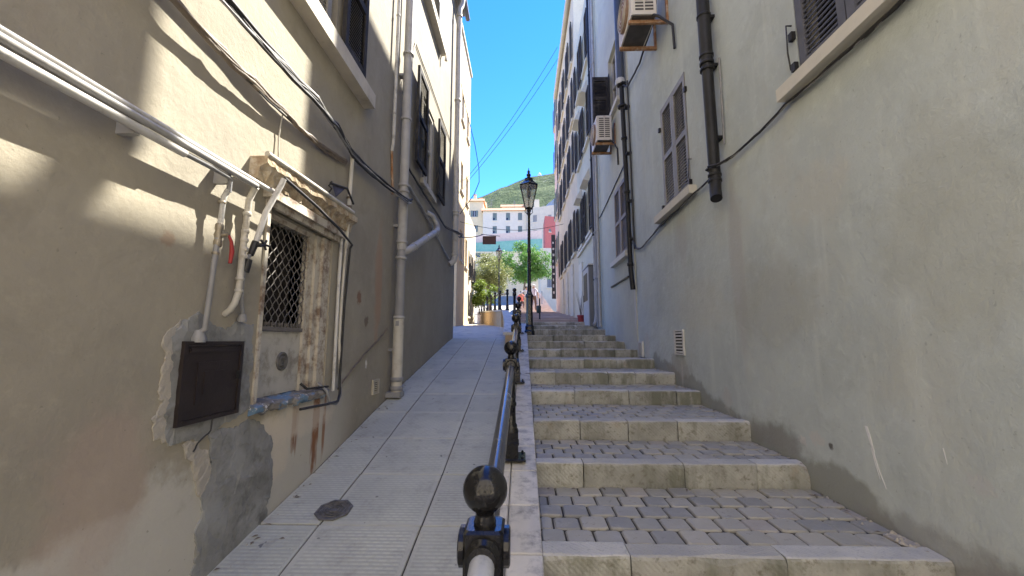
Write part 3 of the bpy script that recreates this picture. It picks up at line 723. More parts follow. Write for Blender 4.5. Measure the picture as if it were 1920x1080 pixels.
# unseen screen on posts added to this roof, thinned to shade the left wall
sc = obj('shade_screen', MB().box((2.04, 3.2, 9.78), (2.09, 5.83, 11.4)), 'cabinet', R1)
for yy_ in (5.565, 4.6, 3.4): obj('screen_post', MB().box((2.042, yy_-.03, 9.3), (2.088, yy_+.03, 9.78)), 'pipe_black', sc)
obj('shade_diamond', MB().prism([(2.05, 5.68, 9.56), (2.05, 5.77, 9.66), (2.05, 5.68, 9.79), (2.05, 5.59, 9.66)], (.03, 0, 0)), 'cabinet', sc)  # added diamond piece, shaped for its small shadow on the left wall

R1b = thing('apartment_building', (XR, 8.5, 1.4), 'pale grey building on the right between black downpipe and cabinet', 'building')
obj('wall', wall_shell(MB(), plane(XR-.012, -1), 7.082, 9.95, -2.5, 9.6, [(7.43, 8.42, 3.27, 4.75), (7.75, 8.62, 6.5, 7.95)], .2, 7), 'plaster_right_b', R1b)
PR2 = plane(XR-.012, -1)
obj('shade_parapet', pbox(MB(), PR2, 7.082, 9.95, 9.602, 12.2, -.15, 0), 'plaster_right_b', R1b)  # thin unseen wall added above the roof to shape the shadow opposite
window(R1b, PR2, 7.44, 8.41, 3.28, 4.74, sill=(7.36, 8.66, 3.165, 3.262, .09), sillmat='sill_cream')
shutter(R1b, PR2, -1, 7.93, 8.41, 3.28, 4.74, -.02, 'shutter_warm', n=15)
shutter(R1b, PR2, -1, 7.44, 7.92, 3.28, 4.74, -.02, 'shutter_warm', n=15)
window(R1b, PR2, 7.76, 8.61, 6.51, 7.94, bars=1, sill=(7.6, 8.75, 6.40, 6.49, .08), sillmat='sill_cream')
# leaf standing open across the wall
lf = MB()
for (a, b, c, d) in ((1.60, 1.645, 6.5, 7.6), (1.90, 1.95, 6.5, 7.6), (1.645, 1.90, 6.5, 6.6), (1.645, 1.90, 7.5, 7.6), (1.645, 1.90, 7.04, 7.12)): lf.box((a, 8.62, c), (b, 8.66, d))
lf.box((1.62, 8.645, 6.52), (1.93, 8.655, 7.58)); lf = obj('shutter', lf, 'shutter_black', R1b)
ls = MB()
for k in range(25):
    z = 6.62+k*.0348
    if abs(z-7.08) > .06: ls.prism([(1.64, 8.622, z-.012), (1.64, 8.63, z-.016), (1.64, 8.644, z+.012), (1.64, 8.636, z+.016)], (.265, 0, 0))
obj('slats', ls, 'shutter_black', lf)['kind'] = 'stuff'
obj('shutter_edge', MB().box((1.95, 8.50, 6.5), (1.965, 8.64, 7.6)), 'shutter_blue', lf)
obj('ledge_strip', pbox(MB(), PR2, 7.45, 8.95, 2.775, 2.80, 0, .03), 'pipe_black', R1b)

def facade(name, loc, label, P, sgn, u0, u1, v0, v1, wins, mat, shut, leafw=.42, D=6):
    b = thing(name, loc, label, 'building')
    obj('wall', wall_shell(MB(), P, u0, u1, v0, v1, [(a, b_, c, d) for a, b_, c, d in wins], .2, D), mat, b)
    for a, b_, c, d in wins:
        window(b, P, a+.005, b_-.005, c+.005, d-.005, sill=(a-.12, b_+.12, c-.09, c-.004, .08), sillmat='sill_cream', rails=2)
        if shut:
            for (s0, s1) in ((a-leafw-.02, a-.02), (b_+.02, b_+leafw+.02)):
                shutter(b, P, sgn, s0, s1, c, d, .05, shut, n=16, single=False)
    return b
P3 = plane(XR-.0, -1)
R2 = facade('apartment_building', (XR, 12, 2), 'pale building on the right behind the grey cabinet, dark shutters open', P3, -1, 9.955, 14.2, -1, 12.35,
    [(11.35, 12.0, 4.75, 6.15), (13.0, 13.6, 4.75, 6.15), (11.4, 12.1, 7.6, 9.0), (13.0, 13.6, 7.6, 9.0), (11.4, 12.1, 10.1, 11.5), (13.0, 13.6, 10.1, 11.5)], 'plaster_right_b', 'shutter_blue', .4)
for u in (11.5, 13.05):
    obj('window_hood', MB().prism([P3(u, 6.3, 0), P3(u, 6.72, 0), P3(u, 6.34, .2)], (0, .75, 0)), 'sill_cream', R2)
    obj('window_hood', MB().prism([P3(u, 9.1, 0), P3(u, 9.55, 0), P3(u, 9.14, .2)], (0, .75, 0)), 'sill_cream', R2)
obj('sill_band', pbox(MB(), P3, 10.9, 14.15, 4.52, 4.60, 0, .07), 'sill_cream', R2)
obj('doorway', pbox(MB(), P3, 13.2, 13.9, 2.3, 4.2, 0, .05), 'sill_cream', R2)
R3 = facade('apartment_building', (XR, 17, 2.5), 'tall pale building far right with cream gutter and blue shutters', P3, -1, 14.205, 21.6, 0, 15.35,
    [(u, u+.75, v, v+1.5) for v in (4.9, 8.0, 10.2, 12.6) for u in (14.9, 16.6, 18.3, 20.2)], 'plaster_white', 'shutter_blue', .35)
obj('gutter', MB().tube([P3(14.2, 15.38, .12), P3(21.6, 15.38, .12)], .10, 10), 'gutter', R3)
obj('eave', pbox(MB(), P3, 14.2, 21.6, 15.36, 15.55, -.3, .06), 'gutter', R3)
for u in (15.6, 17.5, 19.4): obj('doorway', pbox(MB(), P3, u, u+.8, 2.4, 4.6, 0, .05), 'sill', R3)
P4 = plane(XR+.06, -1)
R4 = facade('apartment_building', (XR, 24, 3), 'narrow warm pinkish building at far end of right row', P4, -1, 21.605, 24.7, 0, 17.6,
    [(22.1, 22.7, v, v+1.4) for v in (6.2, 9, 12, 14.8)]+[(23.6, 24.2, v, v+1.4) for v in (6.2, 9, 12, 14.8)], 'plaster_pink', 'shutter_green', .3)
# ---- unseen open street added behind the viewer, bringing fill light to the steps
st = MB().box((-24, -6.2, -.6), (24, -.85, .02)); struct('street', st, 'slab_far')
# ---- left far
P5 = plane(-2.80, 1)
L2 = facade('apartment_building', (-2.8, 18.5, 2.3), 'tall narrow cream building just beyond the left downpipe', P5, 1, 16.8, 20.4, 0, 15.9, [(u, u+.65, v, v+1.4) for u in (17.5, 19.2) for v in (5.2, 8.4, 11.8)], 'plaster_cream', None, D=5)
obj('cornice', pbox(MB(), P5, 16.7, 20.45, 15.902, 16.05, -.4, .08), 'gutter', L2)
P6 = plane(-2.9, 1)
L3 = facade('apartment_building', (-2.9, 22, 2.6), 'white sunlit house with barred windows at end of lane', P6, 1, 20.405, 24.2, 0, 8.4,
    [(20.9, 21.5, 5.0, 6.3), (22.6, 23.2, 5.0, 6.3), (20.9, 21.5, 2.9, 4.2)], 'plaster_white', 'shutter_black', .3)
gm = MB()
for u, v in ((20.8, 4.9), (22.5, 4.9)):
    gm = MB()
    for k in range(7): gm.tube([P6(u+.13*k, v, .12), P6(u+.13*k, v+.75, .14)], .012, 5)
    pbox(gm, P6, u-.02, u+.82, v-.02, v+.02, 0, .15); pbox(gm, P6, u-.02, u+.82, v+.72, v+.75, .11, .15)
    obj('balcony_grille', gm, 'pipe_black', L3)

# ------------------------------------------------------------------ railing along the kerb
RX = -.09
rl = thing('railing', (RX, 3.03, kerbz(3.03)), 'black iron handrail with ball topped posts between ramp and steps', 'railing')
def post(par, x, y, zb, tall=.78):
    """cast iron post: plate, square plinth, tapered shaft, collar, ball"""
    mb = MB(); s = .052
    mb.lathe((x, y, zb), [(.046, .20), (.046, .23), (.036, .245), (.034, .36), (.041, .37), (.041, .385), (.034, .395), (.029, tall-.16)], 14)
    p = obj('post', mb, 'iron', par)
    obj('base_plate', MB().cbox((x-.105, y-.10, zb+.001), (x+.105, y+.10, zb+.018), .004), 'iron', p)
    pl_ = MB(); pl_.prism([(x-.052, y-.052, zb+.018), (x+.052, y-.052, zb+.018), (x+.052, y+.052, zb+.018), (x-.052, y+.052, zb+.018)], (0, 0, .17))
    pl_.cbox((x-.058, y-.058, zb+.10), (x+.058, y+.058, zb+.12), .004); pl_.lathe((x, y, zb), [(.056, .188), (.05, .205)], 12); obj('plinth', pl_, 'iron', p)
    for a in (-1, 1):
        for b in (-1, 1): obj('bolt', MB().lathe((x+a*.082, y+b*.08, zb+.018), [(.011, 0), (.011, .010), (.006, .016)], 6, False), 'iron', p)
    c = MB(); zc = zb+tall-.115
    c.cbox((x-.045, y-.045, zc-.056), (x+.045, y+.045, zc+.04), .006)
    for sg in (-1, 1):
        c.lathe((x+sg*.045, y, zc-.008), [(.043, 0), (.043, sg*.011), (.037, sg*.014)], 16, False, 'X')
        c.lathe((x, y+sg*.043, zc-.008), [(.038, 0), (.038, sg*.012), (.030, sg*.014), (.030, sg*.03)], 16, True, 'Y')
    obj('collar', c, 'iron', p)
    R = .0525; b = MB(); b.lathe((x, y, zb+tall), [(.024, -.082), (.026, -.07), (.022, -.056)]+[(R*math.sin(math.pi*k/14), -R*math.cos(math.pi*k/14)) for k in range(2, 14)]+[(.002, R)], 24)
    obj('ball_finial', b, 'iron', p); return zc
PY = [-1.0, 1.0, 3.03, 5.04, 7.06, 9.08]
zs = [post(rl, RX, y, kerbz(y), .82 if y < 2 else .78) for y in PY]
for i in range(len(PY)-1):
    y0, y1 = PY[i]+.055, PY[i+1]-.055
    rz = lambda y: zs[i]-.008+(zs[i+1]-zs[i])*(y-PY[i])/(PY[i+1]-PY[i])
    obj('rail', MB().tube([(RX, y0, rz(y0)), (RX, (y0+y1)/2, rz((y0+y1)/2)), (RX, y1, rz(y1))], .0275, 18), 'rail_grey' if i == 0 else 'rail', rl)

# ------------------------------------------------------------------ street lamps
def lamp(x, y, z, h, label, k=1.0):
    L_ = thing('street_lamp', (x, y, z), label, 'lamp', 'black iron street lamps on the steps')
    obj('base', MB().lathe((x, y, z), [(.125*k, 0), (.125*k, .09), (.105*k, .12), (.105*k, .20), (.085*k, .23)], 8, False), 'iron', L_)
    obj('plinth', MB().lathe((x, y, z), [(.085*k, .23), (.078*k, .86), (.098*k, .88), (.098*k, .92), (.07*k, .95), (.06*k, 1.0)], 8, False), 'iron', L_)
    sh = obj('shaft', MB().lathe((x, y, z), [(.055, 1.0), (.05, 1.05), (.052, 1.12), (.042, 1.16), (.040, 1.9), (.05, 1.93), (.05, 1.97), (.038, 2.0), (.032, h-1.25), (.045, h-1.22), (.045, h-1.19), (.03, h-1.16)], 14), 'iron', L_)
    zl = z+h-1.16; ho = MB()
    ho.lathe((x, y, zl), [(.03, 0), (.06, .03), (.04, .06), (.085, .08), (.095, .09)], 12)
    for a in range(4):
        an = a*math.pi/2+.4; ho.tube([(x+.03*math.cos(an), y+.03*math.sin(an), zl-.06), (x+.10*math.cos(an), y+.10*math.sin(an), zl+.0), (x+.09*math.cos(an), y+.09*math.sin(an), zl+.09)], .008, 5)
    obj('cradle', ho, 'iron', sh)
    fr = MB(); zb, zt, r0, r1 = zl+.09, zl+.64, .095, .225
    pts = [(math.cos(math.pi*(i+.5)/3), math.sin(math.pi*(i+.5)/3)) for i in range(6)]
    for i in range(6):
        c, s = pts[i]; c2, s2 = pts[(i+1) % 6]
        fr.tube([(x+r0*c, y+r0*s, zb), (x+r1*c, y+r1*s, zt)], .010, 5); fr.tube([(x+r1*c, y+r1*s, zt), (x+r1*c2, y+r1*s2, zt)], .014, 5); fr.tube([(x+r0*c, y+r0*s, zb), (x+r0*c2, y+r0*s2, zb)], .012, 5)
    lan = obj('lantern_frame', fr, 'iron', L_)
    for i in range(6):
        c, s = pts[i]; c2, s2 = pts[(i+1) % 6]; e = .985
        q = [(x+r0*c*e, y+r0*s*e, zb+.005), (x+r0*c2*e, y+r0*s2*e, zb+.005), (x+r1*c2*e, y+r1*s2*e, zt-.005), (x+r1*c*e, y+r1*s*e, zt-.005)]
        mc, ms = (c+c2)/2, (s+s2)/2
        obj('pane', MB().prism(q, (-mc*.006, -ms*.006, 0)), 'lantern_glass', lan)
    obj('cap', MB().lathe((x, y, zt), [(.245, -.005), (.245, .012), (.215, .035), (.12, .12), (.10, .17), (.115, .175), (.085, .20), (.05, .215), (.04, .25)], 6, False), 'iron', lan)
    obj('finial', MB().lathe((x, y, zt), [(.045, .25), (.055, .27), (.05, .30), (.022, .325), (.036, .35), (.036, .37), (.012, .40), (.006, .46)], 12), 'iron', lan)
    obj('mantle', MB().lathe((x, y, zt-.30), [(.02, 0), (.05, .05), (.055, .15), (.03, .22), (.03, .28)], 12), 'hat', lan)
    return L_
lamp(.145, 9.3, 1.735, 4.06, 'tall black lamp post with glass lantern at the head of the railing')
lamp(-1.50, 25.0, 3.35, 4.40, 'smaller far lamp post rising from the planted bed by the trees', .8)

# ------------------------------------------------------------------ parapet wall and planter beyond the ramp
def wall_strip(pts, th, mat, name, par, cap=None):
    for i in range(len(pts)-1):
        (x0, y0, b0, t0), (x1, y1, b1, t1) = pts[i], pts[i+1]
        d = Vector((x1-x0, y1-y0)).normalized(); nx_, ny_ = -d.y*th, d.x*th
        v = [(x0, y0, b0), (x1, y1, b1), (x1, y1, t1), (x0, y0, t0)]; v2 = [(a+nx_, b+ny_, c) for a, b, c in v]
        obj(name, MB().add(v+v2, [(0, 1, 2, 3), (7, 6, 5, 4), (0, 4, 5, 1), (1, 5, 6, 2), (2, 6, 7, 3), (3, 7, 4, 0)]), mat, par)
        if cap:
            v = [(x0-nx_*.25, y0-ny_*.25, t0+.003), (x1-nx_*.25, y1-ny_*.25, t1+.003), (x1+nx_*1.25, y1+ny_*1.25, t1+.003), (x0+nx_*1.25, y0+ny_*1.25, t0+.003)]
            obj('coping', MB().prism(v, (0, 0, .06)), cap, par)
pw = thing('parapet_wall', (-.62, 15.8, 2.1), 'low tan stone wall with pale coping edging the planted bed', 'wall')
wall_strip([(-2.75, 26, 2.5, 3.42), (-.66, 15.85, 1.9, 2.76)], -.2, 'planter_stone', 'stone_panel', pw, 'kerb_tile')
wall_strip([(-.62, 15.8, 1.8, 2.74), (-.24, 9.6, 1.4, 2.02), (-.2, 8.2, 1.2, 1.72)], -.16, 'planter_stone', 'stone_panel', pw, 'kerb_tile')
bed = MB(); bed.add([(-.75, 16.2, 2.6), (.0, 16.2, 2.5), (-.2, 30, 3.5), (-5, 30, 3.6), (-2.6, 26, 3.35)], [(0, 1, 2, 3, 4)])
o = obj('planting_bed', bed, 'soil'); o['kind'] = 'structure'
rl2 = thing('railing', (-.7, 16, 2.8), 'far black post and rail fence on the tan planter wall', 'railing')
ft = [(-.24, 11.3, 2.24), (-.62, 15.9, 2.80), (-1.0, 17.5, 2.95), (-1.33, 19.1, 3.06), (-1.65, 20.7, 3.14), (-1.98, 22.3, 3.22), (-2.3, 23.9, 3.31), (-2.62, 25.5, 3.40)]
for (x, y, z) in ft:
    mb = MB().lathe((x, y, z), [(.09, 0), (.09, .03), (.06, .06), (.06, .2), (.04, .24), (.036, .62), (.058, .63), (.058, .72), (.03, .74)], 10)
    p = obj('post', mb, 'iron', rl2)
    obj('ball_finial', MB().lathe((x, y, z+.79), [(.06*math.sin(math.pi*k/8)+.001, -.06*math.cos(math.pi*k/8)) for k in range(9)], 12), 'iron', p)
for a, b in zip(ft[1:], ft[2:]): obj('rail', MB().tube([(a[0], a[1], a[2]+.67), (b[0], b[1], b[2]+.67)], .03, 8), 'iron', rl2)

# ------------------------------------------------------------------ pipes and fittings on the left wall
def rings(mb, P, u, w_, zs_, r, h=.03):
    for z in zs_: mb.sp.append((len(mb.v), len(mb.f))); mb.lathe(P(u, z, w_), [(r*.9, -h/2), (r, -h/2+.004), (r, h/2-.004), (r*.9, h/2)], 14)
bp = thing('pipe_bundle', PL(1.5, 2.45), 'three parallel pale conduits running along the left wall', 'pipes')
for z, r, w_, y1, mt in ((2.488, .013, .085, 2.30, 'pvc_white'), (2.459, .016, .095, 2.13, 'pvc_grey'), (2.424, .018, .085, 1.66, 'pvc_white')):
    obj('conduit', MB().tube([PL(-.6, z, w_), PL(0, z+.004, w_), PL(1, z-.002, w_), PL(y1, z, w_)], r, 10), mt, bp)
obj('conduit', MB().tube([PL(1.60, 2.424, .085), PL(1.80, 2.428, .088), PL(1.95, 2.43, .08), PL(1.96, 2.36, .07)], .013, 8), 'cable_grey', bp)
for u in (.2, .95, 1.45, 1.95): obj('clip', pbox(MB(), PL, u-.012, u+.012, 2.40, 2.505, 0, .075), 'pvc_grey', bp)
ca = thing('gas_pipe', PL(1.94, 2.1), 'grey pipe with red lever valve above the meter box', 'pipe')
obj('pipe', MB().tube([PL(1.955, 2.37, .07), PL(1.95, 2.33, .055), PL(1.948, 2.16, .05)], .013, 8), 'pvc_white', ca)
obj('pipe', MB().tube([PL(1.944, 2.16, .05), PL(1.935, 2.0, .05), PL(1.925, 1.66, .045), PL(1.92, 1.64, .02)], .013, 8), 'pvc_mid', ca)
v_ = MB(); v_.lathe(PL(1.946, 2.13, .05), [(.016, -.06), (.02, -.05), (.02, -.03), (.016, -.02), (.022, 0), (.016, .02), (.02, .03), (.02, .05), (.015, .06)], 10); v_.tube([PL(1.946, 2.13, .05), PL(1.95, 2.13, .10)], .010, 8); obj('valve', v_, 'brass', ca)
lv = MB(); lv.tube([PL(1.95, 2.13, .10), PL(1.965, 2.10, .105), PL(1.975, 2.05, .105), PL(1.975, 1.99, .10)], [.006, .008, .011, .008], 8); obj('lever', lv, 'red', ca)
rg_ = MB(); rings(rg_, PL, 1.948, .05, (2.30,), .019, .014); rings(rg_, PL, 1.938, .05, (2.035,), .018, .014); obj('collar', rg_, 'brass', ca)
obj('gland', MB().lathe(PL(1.92, 1.625, .02), [(.03, -.03), (.032, -.01), (.024, .01), (.018, .03)], 12), 'pvc_mid', ca)
cb = thing('water_pipe', PL(2.12, 2.0), 'cream water pipe ending in a bend left of barred window', 'pipe')
obj('pipe', MB().tube([PL(2.135, 2.455, .09), PL(2.14, 2.44, .075), PL(2.135, 2.38, .055), PL(2.128, 2.10, .05), PL(2.122, 1.86, .05), PL(2.108, 1.80, .045), PL(2.10, 1.765, .03), PL(2.10, 1.74, .0)], .0165, 10), 'pvc_cream', cb)
rg_ = MB(); rings(rg_, PL, 2.133, .053, (2.30, 2.10, 2.06), .022, .02); rings(rg_, PL, 2.124, .05, (1.935, 1.87), .021, .016); rings(rg_, PL, 2.131, .052, (2.2, 2.15), .02, .02); obj('collar', rg_, 'pvc_cream', cb)
cc = thing('water_pipe', PL(2.22, 2.2), 'slanting white pipe with black tap handle beside barred window', 'pipe')
obj('pipe', MB().tube([PL(2.30, 2.57, .14), PL(2.295, 2.53, .13), PL(2.25, 2.35, .08), PL(2.215, 2.16, .06)], .0165, 10), 'pvc_white', cc)
obj('hose', MB().tube([PL(2.19, 2.1, .055), PL(2.155, 2.02, .05), PL(2.148, 1.93, .05), PL(2.155, 1.84, .045), PL(2.20, 1.745, .03)], .010, 8), 'pvc_mid', cc)
v_ = MB(); v_.tube([PL(2.212, 2.16, .06), PL(2.185, 2.08, .055)], [.02, .017], 10); v_.tube([PL(2.17, 2.05, .055), PL(2.16, 1.98, .05)], .022, 10); obj('valve', v_, 'cable_black', cc)
v_ = MB(); v_.tube([PL(2.21, 2.14, .06), PL(2.215, 2.145, .11)], .012, 8)
for a in range(5):
    an = a*2*math.pi/5; v_.tube([PL(2.215, 2.145, .11), PL(2.215+.045*math.cos(an), 2.145+.03*math.sin(an), .112)], .007, 5)
obj('tap_handle', v_, 'cable_black', cc)
obj('gland', MB().lathe(PL(2.205, 1.735, .025), [(.022, -.03), (.026, -.01), (.018, .015)], 10), 'pvc_mid', cc)
# conduits right of the barred window
cd = thing('conduit_run', PL(3.4, 2), 'cluster of white and black conduits right of barred window', 'pipes')
obj('conduit', MB().tube([PL(3.62, 3.265, .03), PL(3.46, 3.27, .04), PL(3.435, 3.25, .045), PL(3.43, 3.20, .045), PL(3.41, 2.6, .045), PL(3.40, 2.4, .045)], .018, 10), 'pvc_cream', cd)
obj('conduit', MB().tube([PL(3.40, 2.42, .045), PL(3.385, 2.0, .04), PL(3.37, 1.6, .045), PL(3.43, 1.22, .05)], .012, 8), 'pvc_cream', cd)
obj('conduit', MB().tube([PL(3.345, 2.5, .03), PL(3.335, 2.1, .03), PL(3.34, 1.5, .03), PL(3.34, 1.2, .03)], .014, 8), 'pvc_white', cd)
obj('conduit', MB().tube([PL(2.30, 2.575, .145), PL(2.7, 2.535, .14), PL(3.1, 2.475, .13), PL(3.40, 2.43, .10), PL(3.405, 2.40, .08), PL(3.40, 1.9, .06), PL(3.385, 1.30, .06), PL(3.40, 1.17, .06), PL(3.33, 1.12, .08), PL(3.10, 1.13, .1), PL(2.75, 1.15, .09)], .010, 8), 'cable_black', cd)
obj('conduit', MB().tube([PL(3.43, 1.22, .05), PL(3.44, 1.15, .05), PL(3.32, 1.10, .07), PL(3.22, 1.12, .07), PL(3.19, 1.22, .05), PL(3.17, 1.28, -.02)], .011, 8), 'pvc_mid', cd)
obj('conduit', MB().tube([PL(3.25, 1.245, .03), PL(2.95, 1.26, .02), PL(2.93, 1.30, -.02)], .009, 6), 'cable_black', cd)
rg_ = MB(); rings(rg_, PL, 3.416, .045, (2.86, 2.78, 2.66), .024, .02); obj('collar', rg_, 'cable_brown', cd)
bk = thing('wall_bracket', PL(3.2, 2.8), 'rusty blue iron bracket above the barred window', 'bracket')
obj('arm', MB().tube([PL(3.10, 2.87, .02), PL(3.20, 2.86, .12), PL(3.40, 2.80, .09)], .010, 6), 'cable_black', bk)
obj('plate', MB().prism([PL(3.11, 2.88, .03), PL(3.20, 2.86, .10), PL(3.15, 2.77, .05)], (.0, .01, .005)), 'blue_iron', bk)
obj('coil', MB().tube([PL(3.09+.012*math.sin(k*2.1), 2.88-.02*k, .03+.012*math.cos(k*2.1)) for k in range(12)], .007, 5), 'cable_black', bk)
# cable bundles
def bundle(name, label, mats, P, pts, spread, seed, group=None):
    t = thing(name, P(*pts[0]), label, 'cables', group)
    r = random.Random(seed)
    for i, (m, rd) in enumerate(mats):
        pp = [(u+r.uniform(-.03, .03) if 0 < k < len(pts)-1 else u, v+r.uniform(-spread, spread), w_+r.uniform(0, spread*.5)) for k, (u, v, w_) in enumerate(pts)]
        obj('cable', cable(MB(), P, pp, rd, 6, .004, 5, .008, seed+i), m, t)
    return t
bundle('cable_bundle', 'upper bundle of black and grey cables crossing the left wall', [('cable_black', .012), ('cable_black', .009), ('cable_black', .010), ('cable_grey', .009), ('cable_grey', .008), ('pvc_white', .007), ('cable_black', .009), ('cable_black', .012), ('cable_grey', .007)], PL,
    [(-.6, 3.25, .06), (0, 3.28, .06), (.9, 3.27, .06), (1.78, 3.29, .09), (2.27, 3.275, .11), (2.62, 3.29, .12), (3.02, 3.29, .09), (3.42, 3.27, .05), (4.05, 3.30, .05), (4.75, 3.30, .16), (4.90, 3.36, .17)], .032, 11)
bundle('cable_bundle', 'lower bundle of brown weathered cables crossing the left wall', [('cable_brown', .014), ('cable_brown', .012), ('cable_brown', .010), ('cable_brown', .011), ('cable_black', .006), ('cable_brown', .007), ('pvc_cream', .005)], PL,
    [(-.6, 3.05, .05), (0, 3.07, .05), (1.0, 3.08, .05), (1.55, 3.08, .06), (1.86, 3.06, .06), (2.06, 3.05, .06), (2.40, 3.055, .05), (2.72, 3.075, .03), (3.0, 3.10, .02), (3.36, 3.17, .02)], .022, 23)
t = tag(obj('cable', cable(MB(), PL, [(2.41, 3.06, .03), (2.415, 2.9, .012), (2.42, 2.72, .02), (2.40, 2.69, .05)], .005, 5, .002), 'pvc_cream'), 'single thin wire dropping to the crumbling lintel', 'cable')
bundle('cable_bundle', 'dark cable pair passing under the shuttered window on the left', [('cable_black', .014), ('cable_black', .012), ('cable_brown', .012)], PL,
    [(4.95, 3.98, .05), (5.1, 3.92, .04), (6.04, 3.88, .04), (7.0, 3.87, .04), (7.73, 3.85, .04), (8.4, 3.90, .18), (8.95, 4.0, .2), (9.2, 4.02, .1)], .018, 31)
t = tag(obj('cable', cable(MB(), PL, [(3.45, 1.2, .02), (3.56, 1.26, .012), (4.0, 1.47, .012), (4.35, 1.60, .012), (4.66, 1.74, .012)], .008, 6, .003), 'cable_brown'), 'thin brown cable climbing the left wall to the downpipe', 'cable')
t = tag(obj('cable', cable(MB(), PL, [(4.9, 5.0, .05), (5.4, 5.95, .01), (6.6, 5.95, .01), (8.4, 5.9, .01)], .008, 6, .004), 'cable_brown'), 'thin dark wire running above the shuttered left window', 'cable')
t = tag(obj('conduit', MB().tube([PL(5.0, 3.72, .03), PL(5.98, 3.64, .03), PL(7.78, 3.37, .03), PL(8.3, 3.32, .03)], .018, 8), 'pvc_grey'), 'thin grey conduit sloping toward the far left downpipe', 'conduit')
# downpipe 1 with branch
d1 = thing('downpipe', PL(4.8, 1.0, .1), 'large grey downpipe with slanting branch on the left wall', 'pipe')
obj('pipe', MB().tube([PL(4.8, 9.6, .10), PL(4.8, 3.42, .10)], .056, 16), 'pvc_grey', d1)
obj('pipe', MB().tube([PL(4.8, 3.42, .10), PL(4.8, 2.70, .10)], .060, 16), 'pvc_grey', d1)
obj('pipe', MB().tube([PL(4.8, 2.70, .10), PL(4.8, 1.90, .10)], .055, 16), 'pvc_mid', d1)
obj('pipe', MB().tube([PL(4.8, 1.90, .10), PL(4.8, 1.10, .10), PL(4.8, 1.02, .10)], .062, 16), 'pvc_cream', d1)
rg_ = MB(); rings(rg_, PL, 4.8, .10, (6.9, 5.3, 4.4, 3.52, 3.44, 3.36, 2.80, 2.60, 1.88), .070, .035); obj('collar', rg_, 'pvc_grey', d1)
rg_ = MB(); rings(rg_, PL, 4.8, .10, (1.16, 1.06), .075, .05); pbox(rg_, PL, 4.72, 4.88, .96, 1.02, 0, .17); obj('foot_collar', rg_, 'pvc_mid', d1)
obj('label_plate', pbox(MB(), PL, 4.735, 4.745, 1.78, 1.84, .08, .12), 'pvc_mid', d1)
br = obj('branch_pipe', MB().tube([PL(4.80, 2.68, .10), PL(4.84, 2.70, .16), PL(5.0, 2.78, .18), PL(6.35, 3.36, .18), PL(6.5, 3.44, .17), PL(6.53, 3.55, .14), PL(6.45, 3.66, .08), PL(6.35, 3.68, .0)], .047, 14), 'pvc_grey', d1)
rg_ = MB()
for f in (.02, .93, .5):
    a = Vector(PL(5.0, 2.78, .18)).lerp(Vector(PL(6.35, 3.36, .18)), f); b = a+(Vector(PL(6.35, 3.36, .18))-Vector(PL(5.0, 2.78, .18))).normalized()*.06; rg_.tube([a, b], .056, 14)
obj('collar', rg_, 'pvc_grey', br)
for z in (5.0, 7.4, 3.0, 1.5): obj('bracket', pbox(MB(), PL, 4.76, 4.84, z-.015, z+.015, 0, .06), 'pvc_mid', d1)
d1b = thing('downpipe', PL(4.5, 3.9, .05), 'thin white pipe next to large grey downpipe, left wall', 'pipe')
obj('pipe', MB().tube([PL(4.5, 9.6, .05), PL(4.5, 3.98, .05), PL(4.52, 3.92, .04), PL(4.55, 3.86, .02)], .020, 10), 'pvc_white', d1b)
rg_ = MB(); rings(rg_, PL, 4.5, .05, (4.3, 5.6, 6.9), .026, .02); obj('clip', rg_, 'pvc_grey', d1b)
obj('rust_tail', MB().tube([PL(4.55, 3.86, .02), PL(4.60, 3.6, .015), PL(4.64, 3.35, .02)], .014, 6), 'rust', d1b)
d2 = thing('downpipe', PL(8.5, 3.2, .12), 'pale downpipe at the far end of the left building', 'pipe')
obj('pipe', MB().tube([PL(8.6, 9.70, .19), PL(8.58, 9.45, .16), PL(8.52, 9.3, .12), PL(8.5, 9.0, .12), PL(8.5, 3.42, .12), PL(8.47, 3.30, .10), PL(8.42, 3.22, .02)], .062, 14), 'pvc_cream', d2)
rg_ = MB(); rings(rg_, PL, 8.5, .12, (9.1, 7.0, 4.4, 4.33, 3.45), .075, .05); obj('collar', rg_, 'pvc_cream', d2)
# meter box
mt = thing('meter_box', PL(2.04, 1.22), 'dark brown meter box set in grey cement beside barred window', 'meter box')
mb = MB(); pbox(mb, PL, 1.838, 1.86, 1.215, 1.60, 0, .028); pbox(mb, PL, 2.215, 2.237, 1.215, 1.60, 0, .028); pbox(mb, PL, 1.86, 2.215, 1.215, 1.235, 0, .027); pbox(mb, PL, 1.86, 2.215, 1.58, 1.60, 0, .027); obj('frame', mb, 'meter', mt)
dr = MB(); pbox(dr, PL, 1.862, 2.213, 1.237, 1.578, 0, .022)
dr = obj('door', dr, 'meter', mt)
e = MB(); pbox(e, PL, 1.875, 2.20, 1.548, 1.568, .022, .030); pbox(e, PL, 1.93, 2.15, 1.30, 1.50, .022, .026); pbox(e, PL, 1.97, 2.10, 1.345, 1.455, .026, .030); obj('embossing', e, 'meter', dr)
obj('latch', pbox(MB(), PL, 2.20, 2.212, 1.40, 1.44, .022, .04), 'pipe_black', dr)
obj('loose_wire', cable(MB(), PL, [(2.06, 1.215, .02), (2.04, 1.16, .03), (1.98, 1.12, .02), (1.97, 1.08, .01)], .004, 5, .003), 'cable_black', mt)
